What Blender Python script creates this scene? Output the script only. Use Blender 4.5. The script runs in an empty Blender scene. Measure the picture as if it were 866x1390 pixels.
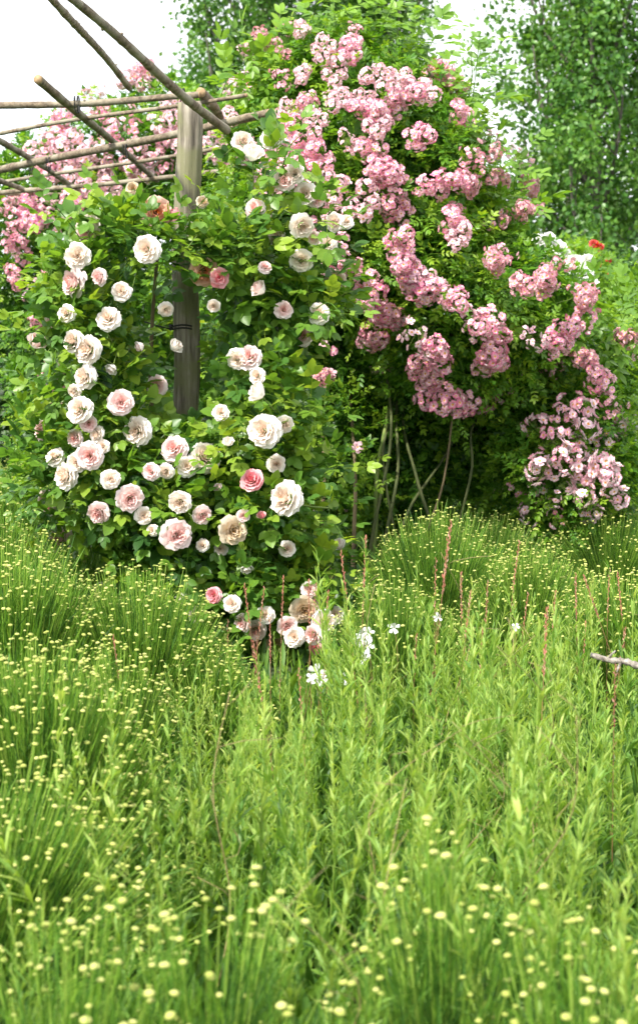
import bpy, math, random
import numpy as np
from math import radians as RAD
rng = np.random.default_rng(7); random.seed(7)
S = bpy.context.scene; COL = S.collection
PI = math.pi
# ------------------------------------------------------------ camera
CZ, FPX = 1.24, 2000.0
PITCH = math.atan(225/FPX)
cam_d = bpy.data.cameras.new('camera'); cam = bpy.data.objects.new('camera', cam_d); COL.objects.link(cam)
cam.location = (0, 0, CZ); cam.rotation_euler = (PI/2-PITCH, 0, 0)
cam_d.sensor_fit = 'HORIZONTAL'; cam_d.sensor_width = 24; cam_d.lens = 24*FPX/866
cam_d.clip_start = .05; cam_d.clip_end = 3000
cam_d.dof.use_dof = True; cam_d.dof.focus_distance = 5.0; cam_d.dof.aperture_fstop = 6.0
S.camera = cam
# ------------------------------------------------------------ sky and sun
SUNV = np.array([-.46, -.52, .80]); SUNV /= np.linalg.norm(SUNV)
W = bpy.data.worlds.new('World'); S.world = W; W.use_nodes = True
nt = W.node_tree; nt.nodes.clear()
out = nt.nodes.new('ShaderNodeOutputWorld'); bg = nt.nodes.new('ShaderNodeBackground')
sky = nt.nodes.new('ShaderNodeTexSky'); sky.sky_type = 'NISHITA'; sky.sun_disc = False
sky.sun_elevation = math.asin(SUNV[2]); sky.sun_rotation = math.atan2(SUNV[0], SUNV[1]) % (2*PI)
bg.inputs['Strength'].default_value = .15
tc = nt.nodes.new('ShaderNodeTexCoord'); mp = nt.nodes.new('ShaderNodeMapping'); mp.inputs['Scale'].default_value = (1, 1, 2.6)
nz = nt.nodes.new('ShaderNodeTexNoise'); nz.inputs['Scale'].default_value = 4.5; nz.inputs['Detail'].default_value = 7
rp = nt.nodes.new('ShaderNodeValToRGB'); rp.color_ramp.elements[0].position = .30; rp.color_ramp.elements[1].position = .56
rp.color_ramp.elements[0].color = (.72, .72, .72, 1); rp.color_ramp.elements[1].color = (1, 1, 1, 1)
mx = nt.nodes.new('ShaderNodeMix'); mx.data_type = 'RGBA'
mx.inputs[7].default_value = (6.6, 6.8, 7.1, 1)
L = nt.links.new
L(tc.outputs['Generated'], mp.inputs[0]); L(mp.outputs[0], nz.inputs['Vector']); L(nz.outputs['Fac'], rp.inputs[0])
L(rp.outputs[0], mx.inputs[0]); L(sky.outputs[0], mx.inputs[6]); L(mx.outputs[2], bg.inputs['Color']); L(bg.outputs[0], out.inputs[0])
sd = bpy.data.lights.new('sun', 'SUN'); sd.energy = 4.3; sd.angle = RAD(2.5); sd.color = (1, .95, .86)
so = bpy.data.objects.new('sun', sd); COL.objects.link(so); so.location = tuple(SUNV*30)
from mathutils import Vector, Matrix
so.rotation_euler = Vector(SUNV).to_track_quat('Z', 'Y').to_euler()
vs = S.view_settings; vs.view_transform = 'Standard'; vs.look = 'None'; vs.exposure = 1.0; vs.gamma = 1
S.cycles.use_denoising = True; S.cycles.max_bounces = 6; S.cycles.diffuse_bounces = 3; S.cycles.transmission_bounces = 4
S.cycles.glossy_bounces = 2; S.cycles.sample_clamp_indirect = 4; S.cycles.use_adaptive_sampling = True; S.cycles.adaptive_threshold = .02

# ------------------------------------------------------------ pixel to point
CP, SP = math.cos(PITCH), math.sin(PITCH)
def ray(px, py):
    u = 695-py
    return np.array([(px-433), FPX*CP+u*SP, -FPX*SP+u*CP])/FPX
def P(px, py, Y):
    r = ray(px, py); return np.array([0, 0, CZ])+r*(Y/r[1])
def Pz(px, py, z):
    r = ray(px, py); return np.array([0, 0, CZ])+r*((z-CZ)/r[2])

# ------------------------------------------------------------ materials
def nodes(name):
    m = bpy.data.materials.new(name); m.use_nodes = True; t = m.node_tree; t.nodes.clear()
    o = t.nodes.new('ShaderNodeOutputMaterial'); b = t.nodes.new('ShaderNodeBsdfPrincipled')
    t.links.new(b.outputs[0], o.inputs[0]); return m, t, o, b
def ramp(t, src, stops):
    r = t.nodes.new('ShaderNodeValToRGB'); e = r.color_ramp.elements
    while len(e) < len(stops): e.new(.5)
    for k, (p, c) in enumerate(stops): e[k].position = p; e[k].color = (*c, 1)
    t.links.new(src, r.inputs[0]); return r.outputs[0]
def attr(t):
    a = t.nodes.new('ShaderNodeAttribute'); a.attribute_name = 'Col'
    s = t.nodes.new('ShaderNodeSeparateColor'); t.links.new(a.outputs['Color'], s.inputs[0]); return s.outputs
def leafmat(name, cols, rough=.5, trans=.35, tcol=None, spec=.4):
    """cols: list of colours spread over the per-leaf random value"""
    m, t, o, b = nodes(name); a = attr(t)
    n = len(cols); c = ramp(t, a[0], [(k/(n-1), cols[k]) for k in range(n)])
    b.inputs['Roughness'].default_value = rough; b.inputs['Specular IOR Level'].default_value = spec
    t.links.new(c, b.inputs['Base Color'])
    tr = t.nodes.new('ShaderNodeBsdfTranslucent'); mul = t.nodes.new('ShaderNodeMix'); mul.data_type = 'RGBA'; mul.blend_type = 'MULTIPLY'
    mul.inputs[0].default_value = 1; mul.inputs[7].default_value = (*(tcol or (1.7, 1.6, .7)), 1)
    t.links.new(c, mul.inputs[6]); t.links.new(mul.outputs[2], tr.inputs[0])
    mi = t.nodes.new('ShaderNodeMixShader'); mi.inputs[0].default_value = trans
    t.links.new(b.outputs[0], mi.inputs[1]); t.links.new(tr.outputs[0], mi.inputs[2]); t.links.new(mi.outputs[0], o.inputs[0])
    return m
def petalmat(name, outer, inner, stops=None, trans=.25):
    """G = 0 outermost petals .. 1 innermost; B = 1 yellow stamens; R = random per petal"""
    m, t, o, b = nodes(name); a = attr(t)
    c = ramp(t, a[1], stops or [(0, outer), (.45, tuple((np.array(outer)+np.array(inner))/2)), (1, inner)])
    hv = t.nodes.new('ShaderNodeHueSaturation'); t.links.new(c, hv.inputs['Color'])
    mr = t.nodes.new('ShaderNodeMapRange'); mr.inputs[3].default_value = .88; mr.inputs[4].default_value = 1.06
    t.links.new(a[0], mr.inputs[0]); t.links.new(mr.outputs[0], hv.inputs['Value'])
    mr2 = t.nodes.new('ShaderNodeMapRange'); mr2.inputs[3].default_value = 1.4; mr2.inputs[4].default_value = .6
    t.links.new(a[0], mr2.inputs[0]); t.links.new(mr2.outputs[0], hv.inputs['Saturation'])
    mb = t.nodes.new('ShaderNodeMix'); mb.data_type = 'RGBA'; mb.inputs[7].default_value = (.85, .36, .03, 1)
    t.links.new(a[2], mb.inputs[0]); t.links.new(hv.outputs[0], mb.inputs[6]); c = mb.outputs[2]
    t.links.new(c, b.inputs['Base Color']); b.inputs['Roughness'].default_value = .65; b.inputs['Specular IOR Level'].default_value = .2
    tr = t.nodes.new('ShaderNodeBsdfTranslucent'); t.links.new(c, tr.inputs[0])
    mi = t.nodes.new('ShaderNodeMixShader'); mi.inputs[0].default_value = trans
    t.links.new(b.outputs[0], mi.inputs[1]); t.links.new(tr.outputs[0], mi.inputs[2]); t.links.new(mi.outputs[0], o.inputs[0])
    return m
def woodmat(name, cols, scale=(40, 40, 3), bump=.5, patch=None):
    m, t, o, b = nodes(name); tc = t.nodes.new('ShaderNodeTexCoord'); mp = t.nodes.new('ShaderNodeMapping')
    mp.inputs['Scale'].default_value = scale; t.links.new(tc.outputs['Object'], mp.inputs[0])
    n = t.nodes.new('ShaderNodeTexNoise'); n.inputs['Scale'].default_value = 1; n.inputs['Detail'].default_value = 8; n.inputs['Roughness'].default_value = .65
    t.links.new(mp.outputs[0], n.inputs['Vector'])
    c = ramp(t, n.outputs['Fac'], [(.28+.44*k/(len(cols)-1), cols[k]) for k in range(len(cols))])
    if patch:
        n2 = t.nodes.new('ShaderNodeTexNoise'); n2.inputs['Scale'].default_value = 9; n2.inputs['Detail'].default_value = 5; t.links.new(tc.outputs['Object'], n2.inputs['Vector'])
        f = ramp(t, n2.outputs['Fac'], [(.45, (0, 0, 0)), (.62, (.8, .8, .8))])
        mm = t.nodes.new('ShaderNodeMix'); mm.data_type = 'RGBA'; t.links.new(f, mm.inputs[0]); t.links.new(c, mm.inputs[6]); mm.inputs[7].default_value = (*patch, 1); c = mm.outputs[2]
    t.links.new(c, b.inputs['Base Color']); b.inputs['Roughness'].default_value = .85
    bp = t.nodes.new('ShaderNodeBump'); bp.inputs['Strength'].default_value = bump; bp.inputs['Distance'].default_value = .006
    t.links.new(n.outputs['Fac'], bp.inputs['Height']); t.links.new(bp.outputs[0], b.inputs['Normal']); return m
M = {}
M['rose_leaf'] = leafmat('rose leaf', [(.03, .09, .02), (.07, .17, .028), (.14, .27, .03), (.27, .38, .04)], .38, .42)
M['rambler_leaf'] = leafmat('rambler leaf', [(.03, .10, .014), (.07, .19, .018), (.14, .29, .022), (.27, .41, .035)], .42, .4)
M['dark_leaf'] = leafmat('hedge leaf', [(.02, .06, .012), (.04, .115, .018), (.075, .18, .024)], .45, .3)  # dark green leaf colour of the hedges and distant trees
M['young_leaf'] = leafmat('young leaf', [(.07, .17, .02), (.13, .26, .028), (.20, .35, .04)], .42, .42)
M['poplar_leaf'] = leafmat('poplar leaf', [(.04, .12, .022), (.075, .19, .032), (.13, .27, .045), (.21, .35, .085)], .38, .34)
M['gaura'] = leafmat('gaura leaf', [(.042, .11, .022), (.11, .235, .035), (.235, .37, .065), (.40, .50, .13)], .5, .4)
M['santo'] = leafmat('santolina green', [(.024, .075, .012), (.075, .19, .020), (.21, .37, .04), (.38, .52, .10)], .55, .35)
M['grass'] = leafmat('grass blade', [(.04, .10, .012), (.09, .19, .02), (.16, .28, .03)], .55, .35)
M['button'] = leafmat('santolina button', [(.18, .23, .045), (.34, .38, .09), (.48, .49, .17)], .8, .12, (1, 1, .8), .1)
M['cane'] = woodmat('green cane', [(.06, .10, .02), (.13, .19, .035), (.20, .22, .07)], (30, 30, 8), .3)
M['dark_cane'] = woodmat('shaded cane', [(.035, .045, .015), (.08, .10, .03), (.13, .13, .05)], (30, 30, 8), .4)  # cane colour darkened to paint in the shade under the rambler
M['old_cane'] = woodmat('brown cane', [(.07, .05, .03), (.16, .12, .06), (.24, .19, .10)], (30, 30, 8), .5)
M['post'] = woodmat('weathered post', [(.03, .024, .018), (.12, .10, .075), (.26, .225, .175), (.38, .345, .28)], (55, 55, 3.5), 1.0, (.17, .17, .08))
M['pole'] = woodmat('bark pole', [(.04, .028, .018), (.16, .12, .08), (.31, .25, .17)], (48, 48, 48), 1.0, (.30, .27, .20))
M['dry'] = woodmat('dry stem', [(.14, .10, .04), (.28, .21, .09), (.38, .31, .15)], (60, 60, 60), .3)
M['dead'] = woodmat('dead branch', [(.06, .05, .04), (.22, .19, .16), (.42, .39, .35)], (90, 90, 90), 1.0)
M['bark'] = woodmat('poplar bark', [(.04, .035, .028), (.10, .09, .07), (.19, .18, .14)], (12, 12, 3), .8)
M['cut'] = woodmat('cut wood', [(.22, .14, .07), (.45, .31, .17)], (60, 60, 60), .3)
M['wire'] = woodmat('black wire', [(.01, .01, .01), (.03, .03, .03)], (9, 9, 9), .1)
M['p_cream'] = petalmat('cream petals', (.94, .90, .85), (.93, .72, .56))
M['p_blush'] = petalmat('blush petals', (.93, .83, .81), (.91, .50, .45))
M['p_peach'] = petalmat('peach petals', (.84, .58, .48), (.82, .30, .14))
M['p_pink'] = petalmat('pink petals', (.84, .44, .46), (.80, .22, .26))
M['p_faded'] = petalmat('faded petals', (.72, .62, .48), (.62, .42, .22))
M['p_ramb'] = petalmat('rambler petals', (.88, .38, .52), (.93, .83, .82), [(0, (.88, .38, .52)), (.28, (.88, .38, .52)), (.62, (.93, .83, .82)), (1, (.93, .83, .82))])
M['p_ramb2'] = petalmat('dusky rambler petals', (.78, .36, .45), (.86, .66, .63), [(0, (.78, .36, .45)), (.28, (.78, .36, .45)), (.62, (.86, .66, .63)), (1, (.86, .66, .63))])
M['p_ramb3'] = petalmat('pale rambler petals', (.92, .58, .67), (.94, .89, .88), [(0, (.92, .58, .67)), (.28, (.92, .58, .67)), (.62, (.94, .89, .88)), (1, (.94, .89, .88))])
M['p_white'] = petalmat('white petals', (.85, .85, .82), (.86, .86, .78))
M['p_red'] = petalmat('red petals', (.60, .03, .02), (.65, .06, .03))
M['gbud'] = leafmat('gaura bud', [(.20, .20, .06), (.42, .20, .11), (.55, .20, .15), (.62, .42, .30)], .5, .2, (1, 1, 1))
m, t, o, b = nodes('soil and lawn'); tcn = t.nodes.new('ShaderNodeTexCoord'); n = t.nodes.new('ShaderNodeTexNoise'); n.inputs['Scale'].default_value = 3; n.inputs['Detail'].default_value = 9
t.links.new(tcn.outputs['Object'], n.inputs['Vector']); t.links.new(ramp(t, n.outputs['Fac'], [(.3, (.018, .022, .008)), (.5, (.03, .055, .012)), (.7, (.05, .09, .018))]), b.inputs['Base Color']); b.inputs['Roughness'].default_value = .95
M['ground'] = m

# ------------------------------------------------------------ mesh collecting
class Acc:
    def __init__(s): s.V, s.F, s.C, s.n = [], [], [], 0
    def add(s, V, Fs, C):
        V = np.asarray(V, float).reshape(-1, 3); C = np.broadcast_to(np.asarray(C, float), (len(V), 3))
        for f in Fs:
            if len(f): s.F.append(np.asarray(f)+s.n)
        s.V.append(V); s.C.append(C); s.n += len(V)
    def stamp(s, T, R, Pp, r=None, sc=None):
        """T=(verts, [faces], cols); R (N,3,3) columns are x,y,z axes"""
        tv, tf, tcl = T; N = len(Pp)
        if N == 0: return
        if sc is not None: R = R*np.asarray(sc).reshape(-1, 1, 1)
        V = np.einsum('nij,kj->nki', R, tv)+Pp[:, None, :]
        C = np.broadcast_to(tcl, (N, len(tv), 3)).copy()
        if r is not None: C[:, :, 0] = np.clip(np.asarray(r)[:, None]+C[:, :, 0], 0, 1)
        off = (np.arange(N)*len(tv))[:, None, None]
        s.add(V.reshape(-1, 3), [(f[None]+off).reshape(-1, f.shape[1]) for f in tf], C.reshape(-1, 3))
    def mesh(s, name, mat, smooth=True):
        me = bpy.data.meshes.new(name)
        V = np.concatenate(s.V); C = np.concatenate(s.C)
        loops = np.concatenate([f.ravel() for f in s.F]); sizes = np.concatenate([np.full(len(f), f.shape[1]) for f in s.F])
        me.vertices.add(len(V)); me.vertices.foreach_set('co', V.astype(np.float32).ravel())
        me.loops.add(len(loops)); me.loops.foreach_set('vertex_index', loops.astype(np.int32))
        st = np.concatenate([[0], np.cumsum(sizes)[:-1]])
        me.polygons.add(len(sizes)); me.polygons.foreach_set('loop_start', st.astype(np.int32)); me.polygons.foreach_set('loop_total', sizes.astype(np.int32))
        me.polygons.foreach_set('use_smooth', np.full(len(sizes), smooth))
        me.update(calc_edges=True)
        a = me.color_attributes.new('Col', 'FLOAT_COLOR', 'POINT')
        a.data.foreach_set('color', np.concatenate([C, np.ones((len(C), 1))], 1).astype(np.float32).ravel())
        me.materials.append(mat); me.validate(); return me
    def build(s, name, mat, parent=None, smooth=True, loc=None):
        o = bpy.data.objects.new(name, s.mesh(name, mat, smooth)); COL.objects.link(o)
        if parent is not None:
            o.parent = parent; o.matrix_parent_inverse = Matrix.Translation(-parent.location)
        return o
def tag(o, label=None, cat=None, group=None, kind=None):
    if label: o['label'] = label
    if cat: o['category'] = cat
    if group: o['group'] = group
    if kind: o['kind'] = kind
    return o
def thing(name, label, cat, loc=(0, 0, 0), group=None):
    o = bpy.data.objects.new(name, None); COL.objects.link(o); o.location = tuple(loc); o.empty_display_size = .1
    return tag(o, label, cat, group)
def inst(name, me, parent, loc, R=None, s=1.0):
    """an object using mesh me at a world place, child of parent (which is only translated)"""
    o = bpy.data.objects.new(name, me); COL.objects.link(o)
    Mx = Matrix.Identity(4)
    if R is not None:
        for i in range(3):
            for j in range(3): Mx[i][j] = R[i][j]
    Mx = Matrix.Translation(Vector(loc)) @ Mx @ Matrix.Diagonal((s, s, s, 1))
    if parent is not None:
        o.parent = parent; Mx = Matrix.Translation(-parent.location) @ Mx
    o.matrix_basis = Mx; return o
def unit(v): return v/np.maximum(np.linalg.norm(v, axis=-1, keepdims=True), 1e-9)
def frames(ydir, nrm):
    y = unit(np.asarray(ydir, float)); z = nrm-np.sum(nrm*y, -1, keepdims=True)*y; z = unit(z+1e-6)
    x = np.cross(y, z); return np.stack([x, y, z], -1)
def zframes(zdir, spin):
    z = unit(np.asarray(zdir, float)); a = np.where(np.abs(z[:, 2:3]) > .9, np.array([[1., 0, 0]]), np.array([[0., 0, 1]]))
    x = unit(np.cross(a, z)); y = np.cross(z, x); c, s = np.cos(spin)[:, None], np.sin(spin)[:, None]
    return np.stack([x*c+y*s, -x*s+y*c, z], -1)
def rdir(n):
    return unit(rng.normal(size=(n, 3)))

def tube(acc, pts, rad, sides=6, r=0.5, wob=0.0, cap=True):
    pts = np.asarray(pts, float); n = len(pts); rad = np.broadcast_to(rad, (n,))
    T = unit(np.gradient(pts, axis=0)); a = np.array([0, 0, 1.]) if abs(T[:, 2]).mean() < .8 else np.array([1., 0, 0])
    x = unit(np.cross(T, a)); y = np.cross(T, x)
    th = np.arange(sides)*2*PI/sides
    rr = rad[:, None]*(1+wob*rng.normal(size=(n, sides))) if wob else np.repeat(rad[:, None], sides, 1)
    V = pts[:, None]+rr[..., None]*(np.cos(th)[None, :, None]*x[:, None]+np.sin(th)[None, :, None]*y[:, None])
    i = np.arange(n-1)[:, None]*sides; j = np.arange(sides)[None]; k = (j+1) % sides
    F = np.stack([i+j, i+k, i+sides+k, i+sides+j], -1).reshape(-1, 4)
    Vv = V.reshape(-1, 3); Fs = [F]
    if cap:
        m = len(Vv); Vv = np.concatenate([Vv, pts[:1], pts[-1:]])
        jj = np.arange(sides); kk = (jj+1) % sides
        Fs.append(np.concatenate([np.stack([np.full(sides, m), kk, jj], -1), np.stack([np.full(sides, m+1), (n-1)*sides+jj, (n-1)*sides+kk], -1)]))
    acc.add(Vv, Fs, (r, 0, 0))
def strips(acc, base, tip, bend, w0, w1, r, seg=4, sides=3):
    """many thin stems at once, quadratic curves"""
    N = len(base); t = np.linspace(0, 1, seg+1)[None, :, None]
    mid = (base+tip)/2+bend
    pts = (1-t)**2*base[:, None]+2*t*(1-t)*mid[:, None]+t*t*tip[:, None]
    T = unit(np.gradient(pts, axis=1)); a = unit(rng.normal(size=(N, 1, 3))); x = unit(np.cross(T, a)); y = np.cross(T, x)
    w = (w0+(w1-w0)*t)
    th = np.arange(sides)*2*PI/sides
    V = pts[:, :, None]+w[..., None]*(np.cos(th)[None, None, :, None]*x[:, :, None]+np.sin(th)[None, None, :, None]*y[:, :, None])
    i = np.arange(seg)[:, None]*sides; j = np.arange(sides)[None]; k = (j+1) % sides
    F = np.stack([i+j, i+k, i+sides+k, i+sides+j], -1).reshape(-1, 4)
    off = (np.arange(N)*(seg+1)*sides)[:, None, None]
    C = np.zeros((N, (seg+1)*sides, 3)); C[:, :, 0] = np.asarray(r)[:, None]
    acc.add(V.reshape(-1, 3), [(F[None]+off).reshape(-1, 4)], C.reshape(-1, 3))
    return pts

# ------------------------------------------------------------ leaf templates (y = along, z = normal, length 1)
def leaflet(w, fold=.12, droop=.12, st=((.16, .62), (.36, .98), (.42, .90), (.60, .94), (.66, .82), (.84, .50))):
    V = [(0, 0, 0)]
    for t, k in st:
        z = -droop*t*t
        V += [(-w*k/2, t, z+fold*w*k), (0, t, z), (w*k/2, t, z+fold*w*k)]
    V.append((0, 1, -droop))
    n = len(st); Q, T = [], [(0, 2, 1), (0, 3, 2)]
    for k in range(n-1):
        a = 1+3*k; Q += [(a, a+1, a+4, a+3), (a+1, a+2, a+5, a+4)]
    a = 1+3*(n-1); e = 1+3*n; T += [(a, a+1, e), (a+1, a+2, e)]
    return np.array(V, float), [np.array(T)] + ([np.array(Q)] if Q else []), np.zeros((len(V), 3))
LSIMPLE = ((.22, .8), (.5, 1.), (.8, .62))
def compound(pairs, w, lf, seed, rough=False):
    r = np.random.default_rng(seed); acc = Acc(); Rr, Pp, sc = [], [], []
    st = leaflet(w, st=(LSIMPLE if pairs == 3 else ((.16, .62), (.36, .98), (.42, .90), (.60, .94), (.66, .82), (.84, .50)))) if not rough else leaflet(w, st=((.5, 1.),))
    def put(pos, ang, s):
        d = np.array([math.sin(ang), math.cos(ang), r.normal()*.15]); nn = np.array([r.normal()*.22, r.normal()*.22, 1.])
        Rr.append(frames(d[None], nn[None])[0]); Pp.append(pos); sc.append(s)
    for k in range(pairs):
        t = .34+.46*k/max(1, pairs-1) if pairs > 1 else .5
        for sgn in (-1, 1): put(np.array([0, t, -.1*t*t]), sgn*(1.0-.12*k+.1*r.normal()), lf*(.8+.12*k)*r.uniform(.9, 1.1))
    put(np.array([0, .86, -.08]), r.normal()*.1, lf*1.12)
    acc.stamp(st, np.array(Rr), np.array(Pp), r.uniform(-.06, .06, len(Pp)), np.array(sc))
    acc.add([(-.008, 0, 0), (.008, 0, 0), (.006, .9, -.09), (-.006, .9, -.09)], [np.array([(0, 1, 2, 3)])], (.1, 0, 0))
    T = [f for f in acc.F if f.shape[1] == 3]; Q = [f for f in acc.F if f.shape[1] == 4]
    return np.concatenate(acc.V), [np.concatenate(T), np.concatenate(Q)], np.concatenate(acc.C)
ROSE = [compound(2, .68, .40, k) for k in range(4)]
RAMB = [compound(3, .46, .33, 10+k) for k in range(4)]
RAMB_LO = [compound(2, .55, .40, 20+k, True) for k in range(4)]
OVAL = leaflet(.62); OVAL_LO = leaflet(.75, .15, .15, ((.5, 1.),)); LANCE = leaflet(.135, .3, .22, ((.3, .85), (.62, 1.)))
THREAD = leaflet(.028, .3, .05, ((.5, 1.),))

# ------------------------------------------------------------ masses of foliage: unions of ellipsoids
def ell(px, py, Y, rx, ry, rz):      # rx, rz given in image pixels at that distance, ry in metres
    return P(px, py, Y), np.array([rx*Y/FPX, ry, rz*Y/FPX])
def shell(E, n, lo=.75, hi=1.03, front=.75):
    """points and outward directions in the outer layer of a union of ellipsoids, more of them on the side of the garden walk"""
    w = np.array([e[1][0]*e[1][2]+e[1][0]*e[1][1] for e in E]); w /= w.sum()
    PP, DD = [], []; got = 0
    while got < n:
        k = rng.choice(len(E), size=n*2, p=w); d = rdir(n*2)
        flip = (d[:, 1] > 0) & (rng.random(n*2) < front); d[flip, 1] *= -1
        cs = np.array([E[i][0] for i in k]); rs = np.array([E[i][1] for i in k])
        bump = 1+.10*np.sin(cs[:, 0]*9+d[:, 0]*7+d[:, 2]*5)+.07*np.sin(d[:, 1]*9+d[:, 2]*11+cs[:, 2]*7)
        f = rng.uniform(lo, hi, n*2)
        p = cs+d*rs*(f*bump)[:, None]
        ok = p[:, 2] > .02
        for c, r in E: ok &= (np.sum(((p-c)/r)**2, 1) > .45)
        p = p[ok]; d = unit((d/rs))[ok]; PP.append(p); DD.append(d); got += len(p)
        if len(PP) > 60: break
    p = np.concatenate(PP); d = np.concatenate(DD); idx = rng.permutation(len(p))[:n]; return p[idx], d[idx]
def hit(px, py, E):
    """front surface of the mass along the line through a place; falls back on the nearest ellipsoid"""
    o = np.array([0, 0, CZ]); r = ray(px, py); best = None
    for c, s in E:
        a = r/s; b = (o-c)/s; A = a@a; B = a@b; Cc = b@b-1; D = B*B-A*Cc
        if D > 0:
            t = (-B-math.sqrt(D))/A
            if best is None or t < best[0]: q = o+r*t; best = (t, q, unit((q-c)/s/s))
    if best is None:
        k = min(range(len(E)), key=lambda i: np.linalg.norm(np.cross(E[i][0]-o, unit(r)))/E[i][1].mean())
        t = (E[k][0][1]-o[1])/r[1]; q = o+r*t; best = (t, q, unit(q-E[k][0]+np.array([0, -.5, .2])))
    return best[1], best[2]
def project(p):
    v = p-np.array([0, 0, CZ]); z = v[:, 1]*CP-v[:, 2]*SP; u = v[:, 1]*SP+v[:, 2]*CP
    return 433+FPX*v[:, 0]/z, 695-FPX*u/z
def shoots(acc, stem, E, n, T, leaf=.09, k=8, ln=(.15, .4), keep=None, lo=.75, hi=1.03, front=.75, droop=.25, up=.35, bright=(.1, .9), clump=True):
    p, d = shell(E, n, lo, hi, front)
    if keep is not None:
        m = keep(p); p, d = p[m], d[m]
    n = len(p)
    d = unit(d+rng.normal(size=(n, 3))*.45+np.array([0, 0, up])); l = rng.uniform(*ln, n)
    tip = p+d*l[:, None]; tip[:, 2] -= droop*l
    pts = strips(stem, p, tip, np.array([0, 0, .15])*l[:, None], .0028, .0012, rng.uniform(.3, .8, n), 4, 3)
    br = rng.uniform(*bright, n) if clump else None
    side = unit(np.cross(d, rng.normal(size=(n, 3))))
    for i in range(k):
        t = .12+.88*i/(k-1); q = (1-t)**2*p+2*t*(1-t)*((p+tip)/2+np.array([0, 0, .15])*l[:, None])+t*t*tip
        ang = i*2.4; s2 = np.cross(d, side); sd_ = side*math.cos(ang)+s2*math.sin(ang)
        y = unit(sd_*.9+d*(.45+.5*t)+rng.normal(size=(n, 3))*.2+np.array([0, 0, -.1]))
        nn = unit(np.array([0, -.25, 1.])+d*.5+rng.normal(size=(n, 3))*.35)
        sc = leaf*rng.uniform(.75, 1.2, n)*(1-.35*t)
        r = np.clip((br if clump else rng.uniform(0, 1, n))*(.75)+.28*t+rng.normal(size=n)*.10, 0, 1)
        ti = rng.integers(0, len(T), n); ok = keep(q) if keep is not None else np.ones(n, bool)
        for j in range(len(T)):
            m = (ti == j) & ok; acc.stamp(T[j], frames(y[m], nn[m]), q[m], r[m], sc[m])
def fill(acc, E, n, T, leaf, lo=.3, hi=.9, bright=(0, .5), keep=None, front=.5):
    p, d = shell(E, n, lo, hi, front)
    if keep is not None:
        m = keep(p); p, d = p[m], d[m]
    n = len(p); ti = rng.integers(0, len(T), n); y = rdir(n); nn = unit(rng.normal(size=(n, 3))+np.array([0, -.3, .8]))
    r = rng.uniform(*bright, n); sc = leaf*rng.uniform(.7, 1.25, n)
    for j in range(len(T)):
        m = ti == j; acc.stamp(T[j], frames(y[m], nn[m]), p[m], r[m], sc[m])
def curve(pts, n=16):
    pts = np.asarray(pts, float); t = np.linspace(0, len(pts)-1, n); o = []
    for x in t:
        i = min(int(x), len(pts)-2); f = x-i; p0 = pts[max(i-1, 0)]; p1 = pts[i]; p2 = pts[i+1]; p3 = pts[min(i+2, len(pts)-1)]
        o.append(.5*((2*p1)+(-p0+p2)*f+(2*p0-5*p1+4*p2-p3)*f*f+(-p0+3*p1-3*p2+p3)*f**3))
    return np.array(o)

# ------------------------------------------------------------ flowers
def petal(acc, phi, hw, L_, a0, a1, r0, z0, rnd, g0, g1, ruf=.05, nu=4, nv=4, blue=0):
    us = np.linspace(-1, 1, nu+1); vs = np.linspace(0, 1, nv+1); V = []; C = []
    rr, zz = r0, z0; prof = [(rr, zz)]
    for k in range(nv):
        a = a0+(a1-a0)*(vs[k]+.5/nv); rr += math.sin(a)*L_/nv; zz += math.cos(a)*L_/nv; prof.append((rr, zz))
    ph1, ph2 = rng.uniform(0, 6.28, 2)
    for k, v in enumerate(vs):
        wv = hw*(.45+.75*math.sin(min(1, v*1.15)*PI*.62)); wv *= (1 if v < .9 else .72)
        for u in us:
            R_ = prof[k][0]*(1-.06*u*u)+ruf*v*math.sin(u*4+ph1)*L_; Z_ = prof[k][1]-.10*L_*v*u*u+ruf*v*math.cos(u*5+ph2)*L_
            a = phi+u*wv; V.append((R_*math.cos(a), R_*math.sin(a), Z_)); C.append((rnd, g0+(g1-g0)*v, blue))
    F = []
    for k in range(nv):
        for j in range(nu): a = k*(nu+1)+j; F.append((a, a+1, a+nu+2, a+nu+1))
    acc.add(V, [np.array(F)], np.array(C))
def big_rose(mat, openness=1.0, seed=0):
    a = Acc()      # unit: radius about 1, facing +z
    rings = [(3, 1.1, .55, .02, .15, .04, .25), (5, .85, .62, .10, .25, .09, .22), (6, .72, .68, .22, .42, .17, .18), (7, .62, .72, .38, .62, .26, .14),
             (8, .52, .76, .58, .88, .36, .08), (8, .50, .80, .80, 1.25, .44, .02), (7, .55, .78, 1.1, 1.75, .46, -.05), (6, .58, .70, 1.35, 2.2, .44, -.12)]
    nR = len(rings)
    for k, (n_, hw, L_, a0, a1, r0, z0) in enumerate(rings):
        off = rng.uniform(0, 6)
        for j in range(n_):
            g = 1-k/(nR-1)
            petal(a, off+j*2*PI/n_+rng.normal()*.12, hw*rng.uniform(.9, 1.1), L_*rng.uniform(.88, 1.08), a0*openness+rng.normal()*.08, a1*openness+rng.normal()*.14,
                  r0*.8, z0-.2, rng.uniform(.2, .9), min(1, g+.12), max(0, g-.1), .07)
    # calyx hidden behind
    return a.mesh('bloom', mat)
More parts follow.
